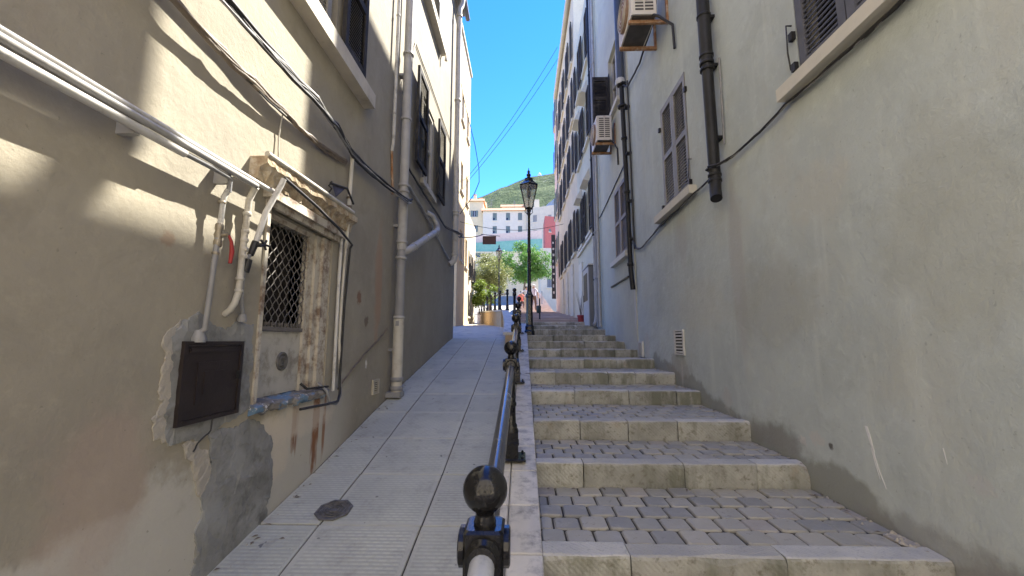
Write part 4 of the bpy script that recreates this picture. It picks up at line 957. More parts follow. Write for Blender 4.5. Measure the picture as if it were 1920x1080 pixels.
def grille(name, P, u0, u1, v0, v1, n, mat, label, w1=.02):
    t = thing(name, P((u0+u1)/2, v0), label, 'vent'); fr = .018
    mb = MB(); pbox(mb, P, u0, u0+fr*1.6, v0, v1, 0, w1); pbox(mb, P, u1-fr*1.6, u1, v0, v1, 0, w1); pbox(mb, P, u0+fr*1.6, u1-fr*1.6, v0, v0+fr, 0, w1-.001); pbox(mb, P, u0+fr*1.6, u1-fr*1.6, v1-fr, v1, 0, w1-.001); obj('frame', mb, mat, t)
    obj('back', pbox(MB(), P, u0+.01, u1-.01, v0+.01, v1-.01, 0, .004), 'dark', t)
    for k in range(n):
        z = v0+fr+(v1-v0-2*fr)*(k+.5)/n; h = (v1-v0-2*fr)/n*.27
        obj('slat', pbox(MB(), P, u0+fr*1.6, u1-fr*1.6, z-h, z+h, .004, w1-.003), mat, t)
grille('wall_vent', PL, 4.28, 4.46, 1.045, 1.20, 6, 'vent_tan', 'small tan vent grille near foot of left downpipe')
grille('wall_vent', PR, 5.07, 5.38, 1.43, 1.745, 7, 'vent', 'white slatted vent grille low on the right wall')
vb = thing('wall_vent', PR(6.9, 1.35), 'narrow broken white vent at a step end, right wall', 'vent')
obj('frame', pbox(MB(), PR, 6.78, 7.02, 1.345, 1.60, 0, .03), 'vent', vb)
obj('back', pbox(MB(), PR, 6.82, 6.98, 1.37, 1.575, .029, .034), 'vent_tan', vb)

# ------------------------------------------------------------------ fittings on the right wall
dp = thing('downpipe', PR(3.85, 2.95, .09), 'thick black downpipe ending above the grey right wall', 'pipe')
obj('pipe', MB().tube([PR(3.87, 9.3, .09), PR(3.87, 4.42, .09)], .062, 16), 'pipe_black', dp)
obj('pipe', MB().tube([PR(3.87, 4.42, .09), PR(3.86, 3.18, .09), PR(3.85, 3.06, .10), PR(3.80, 2.96, .12)], .054, 16), 'pipe_black', dp)
rg_ = MB(); rings(rg_, PR, 3.87, .09, (7.2, 4.95, 4.50, 4.42, 4.35), .071, .03); rings(rg_, PR, 3.865, .09, (3.22, 3.16), .064, .03); obj('collar', rg_, 'pipe_black', dp)
for z in (4.92, 4.38, 3.6): obj('bracket', pbox(MB(), PR, 3.82, 3.92, z-.014, z+.014, 0, .05), 'pipe_black', dp)
obj('side_wire', MB().tube([PR(3.76, 4.4, .02), PR(3.765, 4.0, .02), PR(3.78, 3.5, .02)], .009, 6), 'cable_grey', dp)
dq = thing('downpipe', PR(7.1, 2.45, .08), 'slim black downpipe at the joint between the right buildings', 'pipe')
obj('pipe', MB().tube([PR(7.27, 12, .10), PR(7.22, 6.45, .10)], .072, 14), 'pipe_slate', dq)
obj('pipe', MB().tube([PR(7.22, 6.45, .09), PR(7.16, 4.6, .08), PR(7.10, 2.85, .08), PR(7.08, 2.50, .06)], .044, 12), 'pipe_black', dq)
obj('pipe', MB().tube([PR(7.02, 6.4, .03), PR(7.0, 4.6, .03), PR(6.98, 3.2, .03)], .016, 8), 'cable_black', dq)
rg_ = MB(); rings(rg_, PR, 7.21, .09, (6.45, 6.0), .085, .05); rings(rg_, PR, 7.18, .085, (5.35,), .056, .05); rings(rg_, PR, 7.15, .08, (4.3,), .056, .05); rings(rg_, PR, 7.11, .08, (2.95,), .056, .06); obj('collar', rg_, 'pipe_black', dq)
for z in (5.9, 5.0, 4.1, 3.4): obj('bracket', pbox(MB(), PR, 7.03, 7.12, z-.02, z+.02, .0, .09), 'pipe_black', dq)
obj('cable_wrap', MB().lathe(PR(7.22, 6.5, .11), [(.09, -.05), (.1, 0), (.09, .06)], 10), 'pvc_white', dq)
bundle('cable_bundle', 'black cables running under the sills of the right wall', [('cable_black', .011), ('cable_black', .009), ('cable_grey', .006)], PR,
    [(-.6, 3.34, .02), (0, 3.33, .02), (1.9, 3.335, .03), (2.3, 3.325, .03), (2.86, 3.335, .025), (3.3, 3.32, .02), (3.72, 3.305, .03), (3.86, 3.29, .16), (3.98, 3.27, .04), (4.45, 3.262, .03), (5.68, 3.225, .03), (6.32, 3.15, .02), (6.6, 3.12, .03), (6.9, 3.19, .03), (7.0, 3.35, .03)], .010, 41)
obj_ = tag(obj('cable', cable(MB(), PR, [(7.05, 3.3, .05), (7.5, 4.95, .03), (8.6, 4.85, .02), (9.9, 4.7, .03), (11, 4.75, .1)], .012, 6, .004), 'cable_black'), 'black cable looping past the small shuttered right window', 'cable')
tag(obj('cable', cable(MB(), PR, [(4.95, 7.5, .05), (5.4, 6.3, .04), (6.2, 6.15, .04), (6.9, 6.2, .06), (7.15, 6.4, .08)], .016, 6, .006), 'cable_black'), 'dark cables dropping from the upper air conditioner to the downpipe', 'cable')
def ac(name, label, y0, y1, xo, xi, z0, z1, fan_side):
    t = thing(name, (XR, (y0+y1)/2, z0), label, 'air conditioner')
    c = obj('casing', MB().cbox((xo, y0, z0), (xi, y1, z1), .015), 'ac_white', t)
    zc, yc = (z0+z1)/2, (y0+y1)/2; r = (z1-z0)*.40
    f = obj('fan_guard', MB().lathe((xo, yc, zc), [(r, 0), (r, -.02), (r*.9, -.035), (r*.3, -.04), (.01, -.04)], 22, False, 'X'), 'ac_brown', c)
    rg2 = MB()
    for q in (.35, .55, .75, .95): rg2.tube([(xo-.042, yc+r*q*math.cos(a*math.pi/12), zc+r*q*math.sin(a*math.pi/12)) for a in range(25)], .004, 4, False)
    obj('guard_rings', rg2, 'ac_white', f)
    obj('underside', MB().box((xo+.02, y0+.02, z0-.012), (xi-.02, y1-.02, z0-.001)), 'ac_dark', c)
    sl_ = MB(); n = 10
    for k in range(n):
        z = z0+.06+(z1-z0-.1)*k/n
        for a, b in ((xo+.05, (xo+xi)/2-.01), ((xo+xi)/2+.01, xi-.05)): sl_.box((a, y0-.004, z), (b, y0-.001, z+(z1-z0)/n*.45))
    obj('side_louvre', sl_, 'ac_dark', c)
    for yb in (y0+.10, y1-.10):
        b = MB(); b.box((xo-.02, yb-.02, z0-.06), (XR, yb+.02, z0-.015)); b.box((XR-.03, yb-.018, z0-.0149), (XR-.001, yb+.018, z0+.42))
        obj('bracket', b, 'rust', t)
    obj('pipe_tail', MB().tube([(xi-.1, y0+.05, z0+.05), (xi+.0, y0-.02, z0-.05), (XR-.03, y0-.1, z0-.25), (XR-.03, y0-.12, z0-.6)], .018, 6), 'cable_black', t)
ac('air_conditioner', 'white air conditioner on rusty brackets at top edge beside black downpipe', 4.92, 5.62, 1.46, 1.80, 5.92, 6.5, 0)
ac('air_conditioner', 'cream air conditioner on rusty brackets below the open shutter', 8.05, 8.7, 1.56, 1.88, 5.78, 6.33, 0)
# pipe cluster and cabinet further up
for u, r, mt_, lab in ((10.55, .050, 'pipe_black', 'black downpipe next to the grey cabinet on right row'), (10.3, .045, 'pvc_mid', 'mid grey downpipe right of black one by the grey cabinet'), (10.05, .035, 'pvc_grey', 'pale thin pipe nearest of the three by the grey cabinet')):
    t = thing('downpipe', PR(u, 2.0, .08), lab, 'pipe')
    if mt_ == 'pipe_black':
        obj('pipe', MB().tube([PR(u, 12.2, .09), PR(u, 4.4, .09)], r, 12), mt_, t); obj('pipe', MB().tube([PR(u, 4.4, .09), PR(u-.05, 2.3, .09), PR(u-.05, 2.08, .12), PR(u-.10, 2.02, .17)], r*.9, 12), 'pvc_grey', t)
    else: obj('pipe', MB().tube([PR(u, 12.2, .08), PR(u, 1.95, .08)], r, 12), mt_, t)
    rg_ = MB(); rings(rg_, PR, u, .085, (9, 6.5, 4.4, 3.2), r*1.3, .05); obj('collar', rg_, mt_, t)
cab = thing('electrical_cabinet', (1.85, 11.1, 2.02), 'tall grey electrical cabinet standing against the right wall', 'cabinet')
obj('body', MB().cbox((1.76, 10.75, 1.99), (XR-.001, 11.75, 3.62), .01), 'cabinet', cab)
obj('roof', MB().box((1.73, 10.70, 3.622), (XR-.001, 11.8, 3.66)), 'cabinet_pale', cab)
dd = obj('door', MB().box((1.745, 10.80, 2.02), (1.7595, 11.70, 3.60)), 'cabinet_pale', cab)
obj('window', MB().box((1.735, 10.95, 2.7), (1.7445, 11.55, 3.45)), 'pipe_black', dd); obj('handle', MB().box((1.73, 11.60, 2.7), (1.7445, 11.63, 2.9)), 'pipe_black', dd)
pt = thing('plant_pot', (1.72, 12.15, 2.16), 'small red pot with bare twigs beside the grey cabinet', 'plant pot')
obj('pot', MB().lathe((1.72, 12.15, 2.155), [(.085, 0), (.10, .17), (.115, .18), (.115, .22), (.09, .22), (.085, .18)], 14), 'pot', pt)
tw = MB()
for k in range(7):
    a = RNG.uniform(0, 6.3); q = RNG.uniform(.05, .2); tw.tube([(1.72, 12.15, 2.3), (1.72+q*.4*math.cos(a), 12.15+q*.4*math.sin(a), 2.65), (1.70+q*math.cos(a), 12.15+q*math.sin(a), 2.9+RNG.uniform(0, .35))], [.008, .006, .003], 5)
obj('twigs', tw, 'bark', pt)
# drain cover
cvr = thing('drain_cover', (-1.19, 2.67, rampz(2.67)), 'octagonal cast iron cover let into the ramp paving', 'drain cover')
def oct_(r, dz, sx=1., sy=1.): return [(-1.19+r*sx*math.cos(math.pi*(k+.5)/4), 2.67+r*sy*math.sin(math.pi*(k+.5)/4), rampz(2.67)+.176*r*sy*math.sin(math.pi*(k+.5)/4)+dz) for k in range(8)]
rm = MB(); a, b, c, d = oct_(.112, .002), oct_(.112, .009), oct_(.096, .009), oct_(.096, .004)
rm.add(a+b+c+d, [(q*8+i, q*8+(i+1) % 8, q*8+8+(i+1) % 8, q*8+8+i) for q in range(3) for i in range(8)]); obj('rim', rm, 'castiron', cvr)
ld = MB(); a = oct_(.095, .005); ld.add(a, [tuple(range(8))])
for q in (.03, .055, .078):
    e = oct_(q, .008); ld.tube(e+[e[0]], .004, 4, False)
obj('lid', ld, 'castiron', cvr)
# paint drip on the right wall
for pts, wd in (([(2.482, 1.115), (2.465, 1.05), (2.447, .98)], .010), ([(2.452, .99), (2.43, .90), (2.392, .80)], .004), ([(2.462, 1.0), (2.447, .92), (2.425, .84)], .003), ([(2.05, 1.1), (2.04, 1.03)], .002)):
    v = [PR(u-wd*(1-.6*(i == len(pts)-1)), z, .0005) for i, (u, z) in enumerate(pts)]+[PR(u+wd*(1-.6*(i == 0)), z, .0005) for i, (u, z) in enumerate(reversed(pts))]; obj('paint_drip', MB().prism(v, (-.0015, 0, 0)), 'drip', R1)

# loose mortar crumbs and grit where walls meet the paving
gr = MB(); rr = random.Random(77)
def crumb(x, y, z, r):
    v = [(x+r*rr.uniform(.6, 1.2)*a, y+r*rr.uniform(.6, 1.2)*b, z+r*rr.uniform(.4, .9)*c) for a, b, c in ((1, 0, 0), (0, 1, 0), (-1, 0, 0), (0, -1, 0), (0, 0, 1))]
    gr.add(v, [(0, 1, 4), (1, 2, 4), (2, 3, 4), (3, 0, 4), (3, 2, 1, 0)])
for (y0, z0), (y1, z1) in zip(STEPS[3:9], STEPS[4:10]):
    for k in range(16): crumb(XR-abs(rr.gauss(0, .035))-.008, rr.uniform(y0+.02, y1-.02), z0-.004, rr.uniform(.004, .013))
    for k in range(10): crumb(rr.uniform(KX1+.05, XR-.05), y1-abs(rr.gauss(0, .02))-.01, z0-.004, rr.uniform(.003, .008))
for k in range(60):
    y = rr.uniform(1.6, 6); crumb(XL+abs(rr.gauss(0, .03))+.01, y, rampz(y)-.002, rr.uniform(.004, .014))
for k in range(40):
    y = rr.uniform(1.6, 5); crumb(rr.uniform(XL+.1, KX0-.05), y, rampz(y)-.002, rr.uniform(.003, .007))
for k in range(14): crumb(XR-abs(rr.gauss(0, .05))-.01, rr.uniform(2.15, 2.5), .594, rr.uniform(.01, .028))
o = obj('grit', gr, 'cement_pale'); o['kind'] = 'stuff'; o['label'] = 'loose mortar crumbs and grit along the wall foot'
lt = MB(); rr = random.Random(15)
def leaflet(x, y, z):
    a = rr.uniform(0, 6.3); l, w2 = rr.uniform(.012, .03), rr.uniform(.005, .010); c, s2 = math.cos(a), math.sin(a)
    lt.add([(x-l*c, y-l*s2, z+.002), (x-w2*s2, y+w2*c, z+.007), (x+l*c, y+l*s2, z+.003), (x+w2*s2, y-w2*c, z+.006)], [(0, 1, 2, 3)])
for (y0, z0), (y1, z1) in zip(STEPS[3:9], STEPS[4:10]):
    for k in range(7): leaflet(XR-.02-abs(rr.gauss(0, .08)), rr.uniform(y0+.1, y1-.03), z0-.002)
    for k in range(5): leaflet(rr.uniform(KX1+.05, XR-.1), y1-.03-abs(rr.gauss(0, .04)), z0-.002)
for k in range(45):
    y = rr.uniform(1.7, 7); leaflet(XL+.03+abs(rr.gauss(0, .06)), y, rampz(y))
for k in range(25):
    y = rr.uniform(1.7, 7); leaflet(KX0-.03-abs(rr.gauss(0, .05)), y, rampz(y))
o = obj('fallen_leaves', lt, 'cable_brown'); o['kind'] = 'stuff'; o['label'] = 'dry brown leaves caught along the wall foot and kerb'
# ------------------------------------------------------------------ small street things far up the steps
bn = thing('litter_bin', (.53, 13.0, 2.28), 'dark post with small green bin on the landing', 'bin')
obj('post', MB().lathe((.53, 13, 2.27), [(.05, 0), (.05, .03), (.025, .05), (.025, .68), (.03, .70)], 8), 'iron', bn)
obj('bin', MB().lathe((.50, 13.0, 2.50), [(.055, 0), (.075, .02), (.08, .22), (.06, .24)], 10), 'bin_green', bn)
for x, y, wh in ((.75, 31, 'leftmost'), (1.1, 31.5, 'middle'), (1.5, 32, 'rightmost')):
    zz = interp([(a, b) for a, b in STEPS], y)
    tag(obj('bollard', MB().lathe((x, y, zz-.1), [(.06, 0), (.06, .1), (.035, .14), (.03, .95), (.05, .97), (.04, 1.05), (.01, 1.08)], 8), 'cabinet'), wh+' thin grey post of three on the upper far steps', 'bollard', 'posts on upper steps')
sg = thing('hanging_sign', (-1.0, 12, 4.6), 'plain brown rectangular sign hanging over the lane', 'sign')
obj('board', MB().box((-1.22, 11.98, 4.52), (-.815, 12.01, 4.77)), 'sign_brown', sg)
obj('hanger', MB().tube([(-1.26, 12, 4.835), (-1.0, 12, 4.80), (-.7, 12, 4.77)], .010, 5), 'cable_black', sg)
vs_ = thing('projecting_sign', (1.85, 24, 4.2), 'tall narrow dark sign board projecting from far right building', 'sign')
obj('board', MB().box((1.72, 23.96, 4.1), (1.96, 24.04, 8.0)), 'sign_dark', vs_)
mk = MB(); rr = random.Random(9)
for k in range(9):
    z = 4.4+k*.38; mk.box((1.78, 23.945, z), (1.78+rr.uniform(.06, .13), 23.958, z+rr.uniform(.1, .2)))
obj('marks', mk, 'sign_white', vs_)
obj('arm', MB().box((1.96, 23.98, 7.6), (2.05, 24.02, 7.66)), 'pipe_black', vs_)
def wire(name, label, a, b, sag, r, mat='cable_black', n=16):
    a, b = Vector(a), Vector(b); pts = []
    for k in range(n+1):
        f = k/n; p = a.lerp(b, f); p.z -= sag*4*f*(1-f); pts.append(p)
    return tag(obj(name, MB().tube(pts, r, 5), mat), label, 'cable')
wire('overhead_wire', 'upper of two wires crossing the sky from right roofs', (1.9, 20, 17.3), (-3.2, 21, 10.2), .35, .012)
wire('overhead_wire', 'lower of two wires crossing the sky from right roofs', (1.9, 20, 16.6), (-3.2, 20.4, 9.6), .3, .012)
wire('overhead_wire', 'wire stretched across the lane before the distant houses', (-2.8, 17.5, 6.9), (1.95, 19, 7.2), .35, .012)
wire('overhead_wire', 'wire spanning from left building end to the hanging sign', (-1.5, 9.1, 4.0), (-1.2, 11.98, 4.83), .05, .014)
lo_ = [(-1.55, 9.3, 8.1), (-1.42, 9.6, 7.4), (-1.22, 9.8, 6.6), (-1.12, 9.9, 6.0), (-1.10, 9.8, 5.6), (-1.2, 9.6, 5.2), (-1.36, 9.3, 4.8), (-1.46, 9.12, 4.55)]
tag(obj('overhead_wire', MB().tube(lo_, .009, 6), 'cable_black'), 'loose black wire looping out from the left roof edge', 'cable')

# ------------------------------------------------------------------ trees and plants
def crown(name, par, lobes, n, size, mat, seed, droop=.0):
    r = random.Random(seed); v = []; f = []
    tot = sum(l[3]**2 for l in lobes)
    for (cx, cy, cz, R) in lobes:
        m = int(n*R*R/tot)
        cl = []
        for _ in range(max(10, m//16)):
            d = Vector((r.gauss(0, 1), r.gauss(0, 1), r.gauss(0, 1))).normalized()*R*(r.random()**.4); cl.append(Vector((cx, cy, cz))+Vector((d.x, d.y, d.z*.8)))
        for _ in range(m):
            p = r.choice(cl)+Vector((r.gauss(0, 1), r.gauss(0, 1), r.gauss(0, .8)))*R*.16
            s = size*r.uniform(.6, 1.4); a = Vector((r.gauss(0, 1), r.gauss(0, 1), r.gauss(0, .6)-droop)).normalized(); b = a.cross(Vector((r.gauss(0, 1), r.gauss(0, 1), r.gauss(0, 1)))).normalized()*.42
            o = len(v); v += [p-a*s*.5, p+b*s*.5, p+a*s*.5, p-b*s*.5]; f.append((o, o+1, o+2, o+3))
    me = bpy.data.meshes.new(name); me.from_pydata([tuple(p) for p in v], [], f); return link(name, me, mat, par)
def tree(name, loc, label, trunk, lobes, n, size, mat, seed):
    t = thing(name, loc, label, 'tree'); mb = MB()
    top = Vector(trunk[-1][0])
    mb.tube([p for p, _ in trunk], [r for _, r in trunk], 8)
    for (cx, cy, cz, R) in lobes[:8]:
        st = Vector(trunk[len(trunk)//2][0]).lerp(top, RNG.random()); e = Vector((cx, cy, cz)); md = st.lerp(e, .5)+Vector((0, 0, -.15)); mb.tube([st, md, e], [.045, .03, .012], 6)
    obj('trunk', mb, 'bark', t); crown('crown', t, lobes, n, size, mat, seed); return t
def mklobes(c, rx, rz, k, R, seed):
    r = random.Random(seed); out_ = []
    for _ in range(k):
        d = Vector((r.gauss(0, 1), r.gauss(0, 1), r.gauss(0, 1))).normalized()*(r.random()**.5)
        out_.append((c[0]+d.x*rx, c[1]+d.y*rx, c[2]+d.z*rz, R*r.uniform(.7, 1.2)))
    return out_
tree('olive_tree', (-2.3, 27.5, 3.4), 'round olive toned tree behind the planter fence', [((-2.3, 27.5, 3.3), .13), ((-2.25, 27.5, 4.2), .10), ((-2.4, 27.4, 5.2), .07), ((-2.35, 27.5, 6.2), .04)], mklobes((-2.45, 27.5, 5.85), 1.4, 1.35, 20, .68, 1), 15000, .12, 'leaf_olive', 1)
tree('shade_tree', (.0, 34.5, 4.0), 'bright green spreading tree behind the tall lamp post', [((-.05, 34.5, 3.6), .13), ((.0, 34.5, 5.2), .11), ((.15, 34.5, 6.5), .08), ((.4, 34.5, 7.8), .05)], mklobes((.35, 34.5, 8.3), 1.9, 1.5, 24, .80, 2)+[(-1.9, 35, 8.6, .7), (-1.2, 34.8, 8.9, .8), (-1.5, 34.6, 7.9, .7), (2.0, 34.3, 7.4, .5), (2.3, 34.2, 7.1, .4)], 16000, .17, 'leaf_green', 2)
t = thing('bush', (-2.3, 23.2, 3.3), 'yellow green leafy bush spilling over the planter corner', 'bush')
mb = MB()
for k in range(8): mb.tube([(-2.25+RNG.uniform(-.3, .3), 23.2, 3.1), (-2.3+RNG.uniform(-.6, .6), 23.2+RNG.uniform(-.3, .3), 4.5)], [.02, .006], 5)
obj('stems', mb, 'bark', t); crown('crown', t, mklobes((-2.3, 23.2, 4.3), .7, .8, 12, .40, 3), 6000, .11, 'leaf_lime', 3)

# ------------------------------------------------------------------ distant houses, terrace wall, hill
def house(name, label, x0, x1, y, z0, z1, wins, mat, D=10, shut='shutter_green', roof=None, ang=0.0, shutopen=False):
    b = thing(name, (x0, y, z0), label, 'house')
    P = lambda u, v, w_=0: (u, y-w_+(u-x0)*ang, v)
    mb = MB(); wall_shell(mb, P, x0, x1, z0, z1, [(a, b_, c, d) for a, b_, c, d in wins], .25, D); obj('wall', mb, mat, b)
    def bx(n, u0, u1, v0, v1, w0, w1, m, par):
        q = MB(); c = [P(u0, v0, w0), P(u1, v0, w0), P(u1, v1, w0), P(u0, v1, w0)]; c2 = [P(u0, v0, w1), P(u1, v0, w1), P(u1, v1, w1), P(u0, v1, w1)]
        q.add(c+c2, [(0, 1, 2, 3), (7, 6, 5, 4), (0, 4, 5, 1), (1, 5, 6, 2), (2, 6, 7, 3), (3, 7, 4, 0)]); return obj(n, q, m, par)
    for a, b_, c, d in wins:
        wd = bx('window', a, b_, c, d, -.25, -.2, 'glass', b)
        if shutopen:
            bx('window_frame', (a+b_)/2-.04, (a+b_)/2+.04, c, d, -.2, -.15, 'frame_white', wd)
            bx('shutter', a-.5, a-.03, c, d, .02, .07, shut, b); bx('shutter', b_+.03, b_+.5, c, d, .02, .07, shut, b)
        else:
            bx('shutter', a+.02, (a+b_)/2-.01, c+(.6 if (a*7) % 2 > 1 else .02), d-.02, -.1, -.05, shut, b); bx('shutter', (a+b_)/2+.01, b_-.02, c+.02, d-.02, -.1, -.05, shut, b)
        bx('sill', a-.1, b_+.1, c-.12, c-.01, 0, .12, 'sill_cream', wd)
    if roof:
        h, ov = roof
        q = MB(); a = [P(x0-ov, z1+.01, ov), P(x1+ov, z1+.01, ov), P(x1+ov, z1+h, -D*.5), P(x0-ov, z1+h, -D*.5), P(x1+ov, z1+.01, -D-ov), P(x0-ov, z1+.01, -D-ov)]
        q.add(a, [(0, 1, 2, 3), (3, 2, 4, 5), (0, 3, 5), (1, 4, 2), (0, 5, 4, 1)]); obj('roof', q, 'terracotta', b)
        q = MB(); q.prism([P(x0-ov, z1+.02, ov+.1), P(x0-ov, z1+.85, -.5), P(x0-ov, z1+.02, -.5)], (x1-x0+2*ov, (x1-x0+2*ov)*ang, 0)); obj('roof_edge', q, 'terracotta', b)
    return b
hb = house('distant_house', 'cream distant house with paired green shutters on the left', -13.6, -9.2, 91, 14, 34.0, [(-11.6, -10.9, 30.3, 31.8), (-11.6, -10.9, 26.7, 28.2), (-13.2, -12.8, 30.3, 31.8), (-13.2, -12.8, 26.7, 28.2)], 'plaster_cream', shutopen=True, roof=(1.4, .3))
house('distant_house', 'long pale lilac distant house with six green shuttered windows', -9.15, .8, 90, 14, 31.3, [(u, u+.95, v, v+1.75) for v in (26.0, 29.1) for u in (-6.9, -3.85, -1.1)], 'plaster_lav', roof=(1.6, .35))
house('distant_house', 'white wing of distant house angled behind the lamp post', .85, 7.6, 89, 14, 31.4, [(2.3, 3.15, 28.1, 29.7), (2.3, 3.15, 25.0, 26.2), (5.6, 6.3, 28.0, 29.3)], 'plaster_white', ang=-.45, shut='shutter')
hw = house('distant_house', 'small white roof house behind the lilac one', .7, 4.2, 99, 20, 37.2, [(2.4, 2.9, 35.2, 36.2)], 'plaster_white', D=6)
house('distant_house', 'far house with sloping terracotta roof under the hill', -5.4, .6, 100, 20, 35.6, [(-3.8, -3.2, 33.6, 34.8)], 'plaster_lav', D=8, roof=(2.0, .3))
house('distant_house', 'red painted distant house half hidden by right buildings', 4.15, 8.5, 74, 14, 25.0, [(4.9, 5.3, 22.0, 22.6)], 'red_paint', D=6, ang=.3)
house('distant_house', 'white sunlit house at the top right of the steps', 2.15, 7, 49, 3, 13.0, [(2.95, 3.5, 8.1, 9.2)], 'plaster_white', D=8, shut='cabinet')
sb = thing('apartment_building', (0, -6, 0), 'unseen pale building added behind the viewer to bounce sunlight', 'building')  # unseen sunlit facade added as a warm reflector for the lane
PS = lambda u, v, w_=0: (u, -6+w_, v)
obj('wall', wall_shell(MB(), PS, -22, 22, -.6, 14, [(u, u+1, v, v+1.6) for u in range(-20, 20, 4) for v in (1.2, 5.2, 9.2)], .2, 6), 'plaster_bounce', sb)
for u in range(-20, 20, 4):
    for v in (1.2, 5.2, 9.2): obj('window', MB().box((u+.01, -6.2, v+.01), (u+.99, -6.12, v+1.59)), 'glass', sb)
for (par, x, y, z, h) in ((hb, -11.5, 94, 35.0, 1.6), (hb, -10.2, 95, 34.9, 1.2), (hw, 1.5, 101, 37.2, 1.0), (hw, 3.4, 102, 37.2, .8)):
    c = obj('chimney', MB().box((x-.3, y-.3, z-.6), (x+.3, y+.3, z+h)), 'plaster_cream', par); obj('chimney_cap', MB().box((x-.4, y-.4, z+h+.002), (x+.4, y+.4, z+h+.15)), 'terracotta', c)
for (x, y, z) in ((-7.5, 93, 32.5), (-2.0, 93, 32.6), (5.0, 92, 31.2)):
    a_ = MB(); a_.tube([(x, y, z-.8), (x, y, z+2.2)], .04, 5)
    for k in range(4): a_.tube([(x-.5+.08*k, y, z+1.3+.25*k), (x+.5-.08*k, y, z+1.3+.25*k)], .025, 4)
    tag(obj('roof_aerial', a_, 'cabinet'), {-7.5: 'leftmost aerial on the long lilac distant roof', -2.0: 'right hand aerial on the long lilac distant roof', 5.0: 'aerial on the white distant wing'}[x], 'aerial', 'roof aerials')
tw_ = thing('terrace_wall', (-5, 66, 10), 'tan terrace wall with green netting and pink parapet behind trees', 'wall')
obj('wall', MB().box((-12, 65, 4), (3.2, 70, 16.2)), 'plaster_cream', tw_)
for (a, c) in ((-8.0, 15.3), (-5.2, 13.2), (-2.2, 13.4)): obj('window', MB().box((a, 64.95, c), (a+1.05, 65.0, c+.7)), 'glass', tw_)
q = MB(); n = 12
for i in range(n):
    x0, x1 = -12+15.2*i/n, -12+15.2*(i+1)/n; f0, f1 = i/n, (i+1)/n
    q.prism([(x0, 65.3, 16.2), (x1, 65.3, 16.2), (x1, 65.3, 17.5+.9*f1), (x0, 65.3, 17.5+.9*f0)], (0, .08, 0))
obj('green_netting', q, 'green_net', tw_)
q = MB()
for i in range(n):
    x0, x1 = -12+15.2*i/n, -12+15.2*(i+1)/n; f0, f1 = i/n, (i+1)/n
    q.prism([(x0, 66, 16.2), (x1, 66, 16.2), (x1, 66, 18.9+1.1*f1), (x0, 66, 18.9+1.1*f0)], (0, .4, 0))
obj('pink_parapet', q, 'pink_wall', tw_)
# hill
hm = MB(); NX, NY = 70, 36; vv = []
crest = [(-260, 60), (-150, 125), (-90, 168), (-60, 184), (-30, 199), (-5, 209), (15, 214), (40, 220), (90, 240), (180, 270), (320, 250)]
for j in range(NY+1):
    yy_ = 230+ (760-230)*j/NY
    for i in range(NX+1):
        x = -260+580*i/NX; c = interp(crest, x)
        f = (yy_-230)/(500-230)
        z = 45+(c-45)*(f**1.15 if f < 1 else max(0, 1-(f-1)*.9)); nn_ = noise.fractal(Vector((x*.018, yy_*.018, 0)), 1.0, 2.0, 5)*9*min(1, f*1.2)+noise.noise(Vector((x*.22, yy_*.22, 3)))*1.6
        vv.append((x, yy_, z+nn_*(.6 if .9 < f < 1.1 else 1)))
hm.add(vv, [(j*(NX+1)+i, j*(NX+1)+i+1, (j+1)*(NX+1)+i+1, (j+1)*(NX+1)+i) for j in range(NY) for i in range(NX)])
struct('hill', hm, 'hill')
rk = MB(); vv = []
for j in range(13):
    for i in range(21):
        x = 4+50*i/20; z0_ = 75; zt_ = interp([(4, 99), (12, 107), (22, 115), (40, 125), (60, 128)], x)
        z = z0_+(zt_-z0_)*j/12; vv.append((x, 300+j*1.8+noise.fractal(Vector((x*.12, 0, z*.12)), 1, 2, 4)*5, z+noise.noise(Vector((x*.2, 0, z*.1)))*1.5))
rk.add(vv, [(j*21+i, j*21+i+1, (j+1)*21+i+1, (j+1)*21+i) for j in range(12) for i in range(20)])
struct('rock_face', rk, 'rock')
mast = thing('radio_mast', (22, 505, 216), 'tiny white installation on the hill crest', 'mast')
obj('dome', MB().lathe((22, 505, 212), [(2.5, 0), (2.5, 4), (2.0, 6), (.8, 7.2), (.1, 7.6)], 12), 'hat', mast)

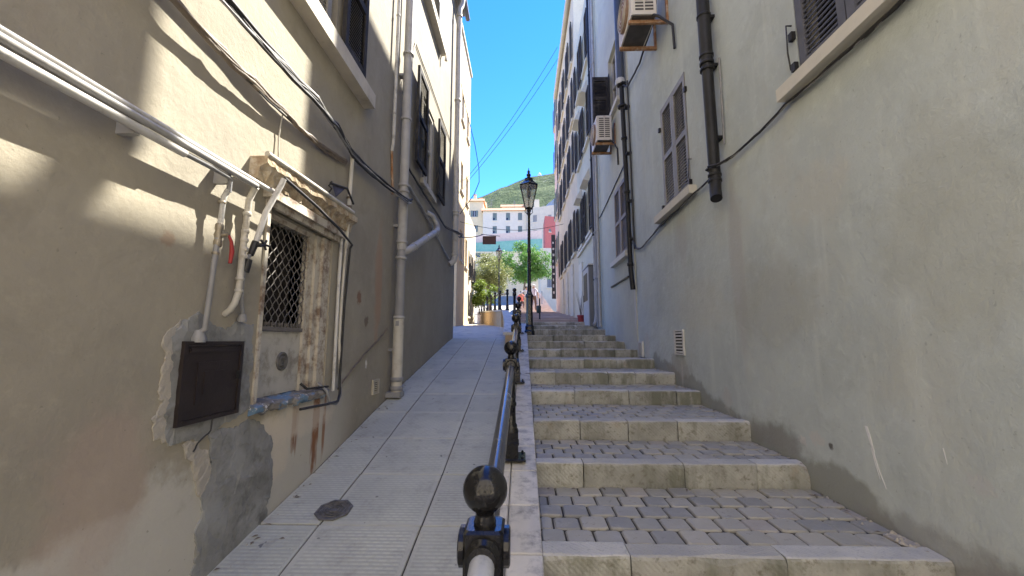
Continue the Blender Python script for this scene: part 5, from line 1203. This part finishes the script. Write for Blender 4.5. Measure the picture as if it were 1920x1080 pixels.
# ------------------------------------------------------------------ people
def person(x, y, z, H, label, rot, top, legs, hat=None, pose='stand', arm=(.35, .12)):
    """one skinned body mesh coloured by zone; hair or hat as children"""
    k = H/1.75; J = {}; E_ = []
    def j(n, p, r, pr=None):
        J[n] = (Vector(p)*k, r*k)
        if pr: E_.append((pr, n))
    j('pel', (0, 0, .95), .125); j('sp', (0, 0, 1.15), .115, 'pel'); j('ch', (0, 0, 1.34), .135, 'sp'); j('nk', (0, .0, 1.50), .055, 'ch'); j('hd', (0, -.01, 1.60), .085, 'nk'); j('ht', (0, 0, 1.70), .075, 'hd'); j('ns', (0, -.085, 1.615), .02, 'hd')
    for s, sd in ((-1, 'l'), (1, 'r')):
        a, fw = arm
        j('sh'+sd, (s*.18, 0, 1.42), .06, 'ch'); j('el'+sd, (s*(.24+a*.35), .06, 1.16), .045, 'sh'+sd); j('wr'+sd, (s*(.24+a*.05), -.10-fw, .98), .032, 'el'+sd); j('pa'+sd, (s*(.235), -.14-fw, .92), .034, 'wr'+sd)
        for q in range(4): j('f%d%s' % (q, sd), (s*(.235)+(q-1.5)*.018, -.17-fw, .84+.01*abs(q-1.5)), .0095, 'pa'+sd)
        j('th'+sd, (s*.20, -.18-fw, .90), .011, 'pa'+sd)
        if pose == 'sit':
            j('hp'+sd, (s*.10, -.02, .90), .10, 'pel'); j('kn'+sd, (s*.13, -.44, .92), .065, 'hp'+sd); j('an'+sd, (s*.12, -.46, .50), .045, 'kn'+sd); j('to'+sd, (s*.13, -.62, .46), .035, 'an'+sd)
        else:
            st = .10*s; j('hp'+sd, (s*.10, 0, .88), .105, 'pel'); j('kn'+sd, (s*.11, -.03+st*.5, .48), .068, 'hp'+sd); j('an'+sd, (s*.11, .02+st, .08), .042, 'kn'+sd); j('to'+sd, (s*.12, -.13+st, .04), .036, 'an'+sd)
    names = list(J); me = bpy.data.meshes.new('body'); me.from_pydata([tuple(J[n][0]) for n in names], [(names.index(a), names.index(b)) for a, b in E_], [])
    o = bpy.data.objects.new('tmp', me); COL.objects.link(o)
    md = o.modifiers.new('s', 'SKIN'); sv = me.skin_vertices[0].data
    for i, n in enumerate(names): sv[i].radius = (J[n][1], J[n][1]); sv[i].use_root = n == 'pel'
    sb = o.modifiers.new('u', 'SUBSURF'); sb.levels = 1
    dg = bpy.context.evaluated_depsgraph_get(); m2 = bpy.data.meshes.new_from_object(o.evaluated_get(dg)); bpy.data.objects.remove(o)
    for mm in ('skin', top, legs): m2.materials.append(M[mm])
    for p in m2.polygons:
        c = p.center/k; p.use_smooth = True
        if c.z > 1.49 or (abs(c.x) > .2 and c.z < 1.2): p.material_index = 0
        elif c.z > .98 and not (pose == 'sit' and c.y < -.2): p.material_index = 1
        else: p.material_index = 2 if (c.z > .10 or pose == 'sit') else 0
    t = thing('person', (x, y, z), label, 'person'); t.rotation_euler.z = rot
    b = bpy.data.objects.new('body', m2); COL.objects.link(b); b.parent = t; WL[b] = Vector((0, 0, 0))
    hr = MB(); hr.lathe((0, .012*k, 1.655*k), [(.09*k, -.06*k), (.102*k, 0), (.092*k, .05*k), (.06*k, .085*k), (.01, .10*k)], 12)
    if hat: hr.lathe((0, 0, 1.68*k), [(.17*k, 0), (.17*k, .012*k), (.10*k, .02*k)], 14)
    hm_ = hr.mesh('hair'); hm_.materials.append(M['hat' if hat else 'hair']); h = bpy.data.objects.new('hat' if hat else 'hair', hm_); COL.objects.link(h); h.parent = t
    return t
sz = lambda y: [b for a, b in STEPS if a <= y][-1]
person(.22, 25.6, sz(25.6), 1.66, 'person in white shirt and tan trousers left of the lamp post', .5, 'cloth_white', 'cloth_tan', None, 'stand', (.8, .05))
person(.66, 25.2, sz(25.2), 1.72, 'person in white hat and lilac top right of the lamp post', 2.6, 'cloth_lilac', 'cloth_brown', True, 'stand', (.3, .05))
person(-.12, 28.4, sz(28.4)-.46, 1.7, 'person in coral top sitting on the steps behind the railing', .1, 'cloth_coral', 'cloth_brown', None, 'sit', (.3, .1))
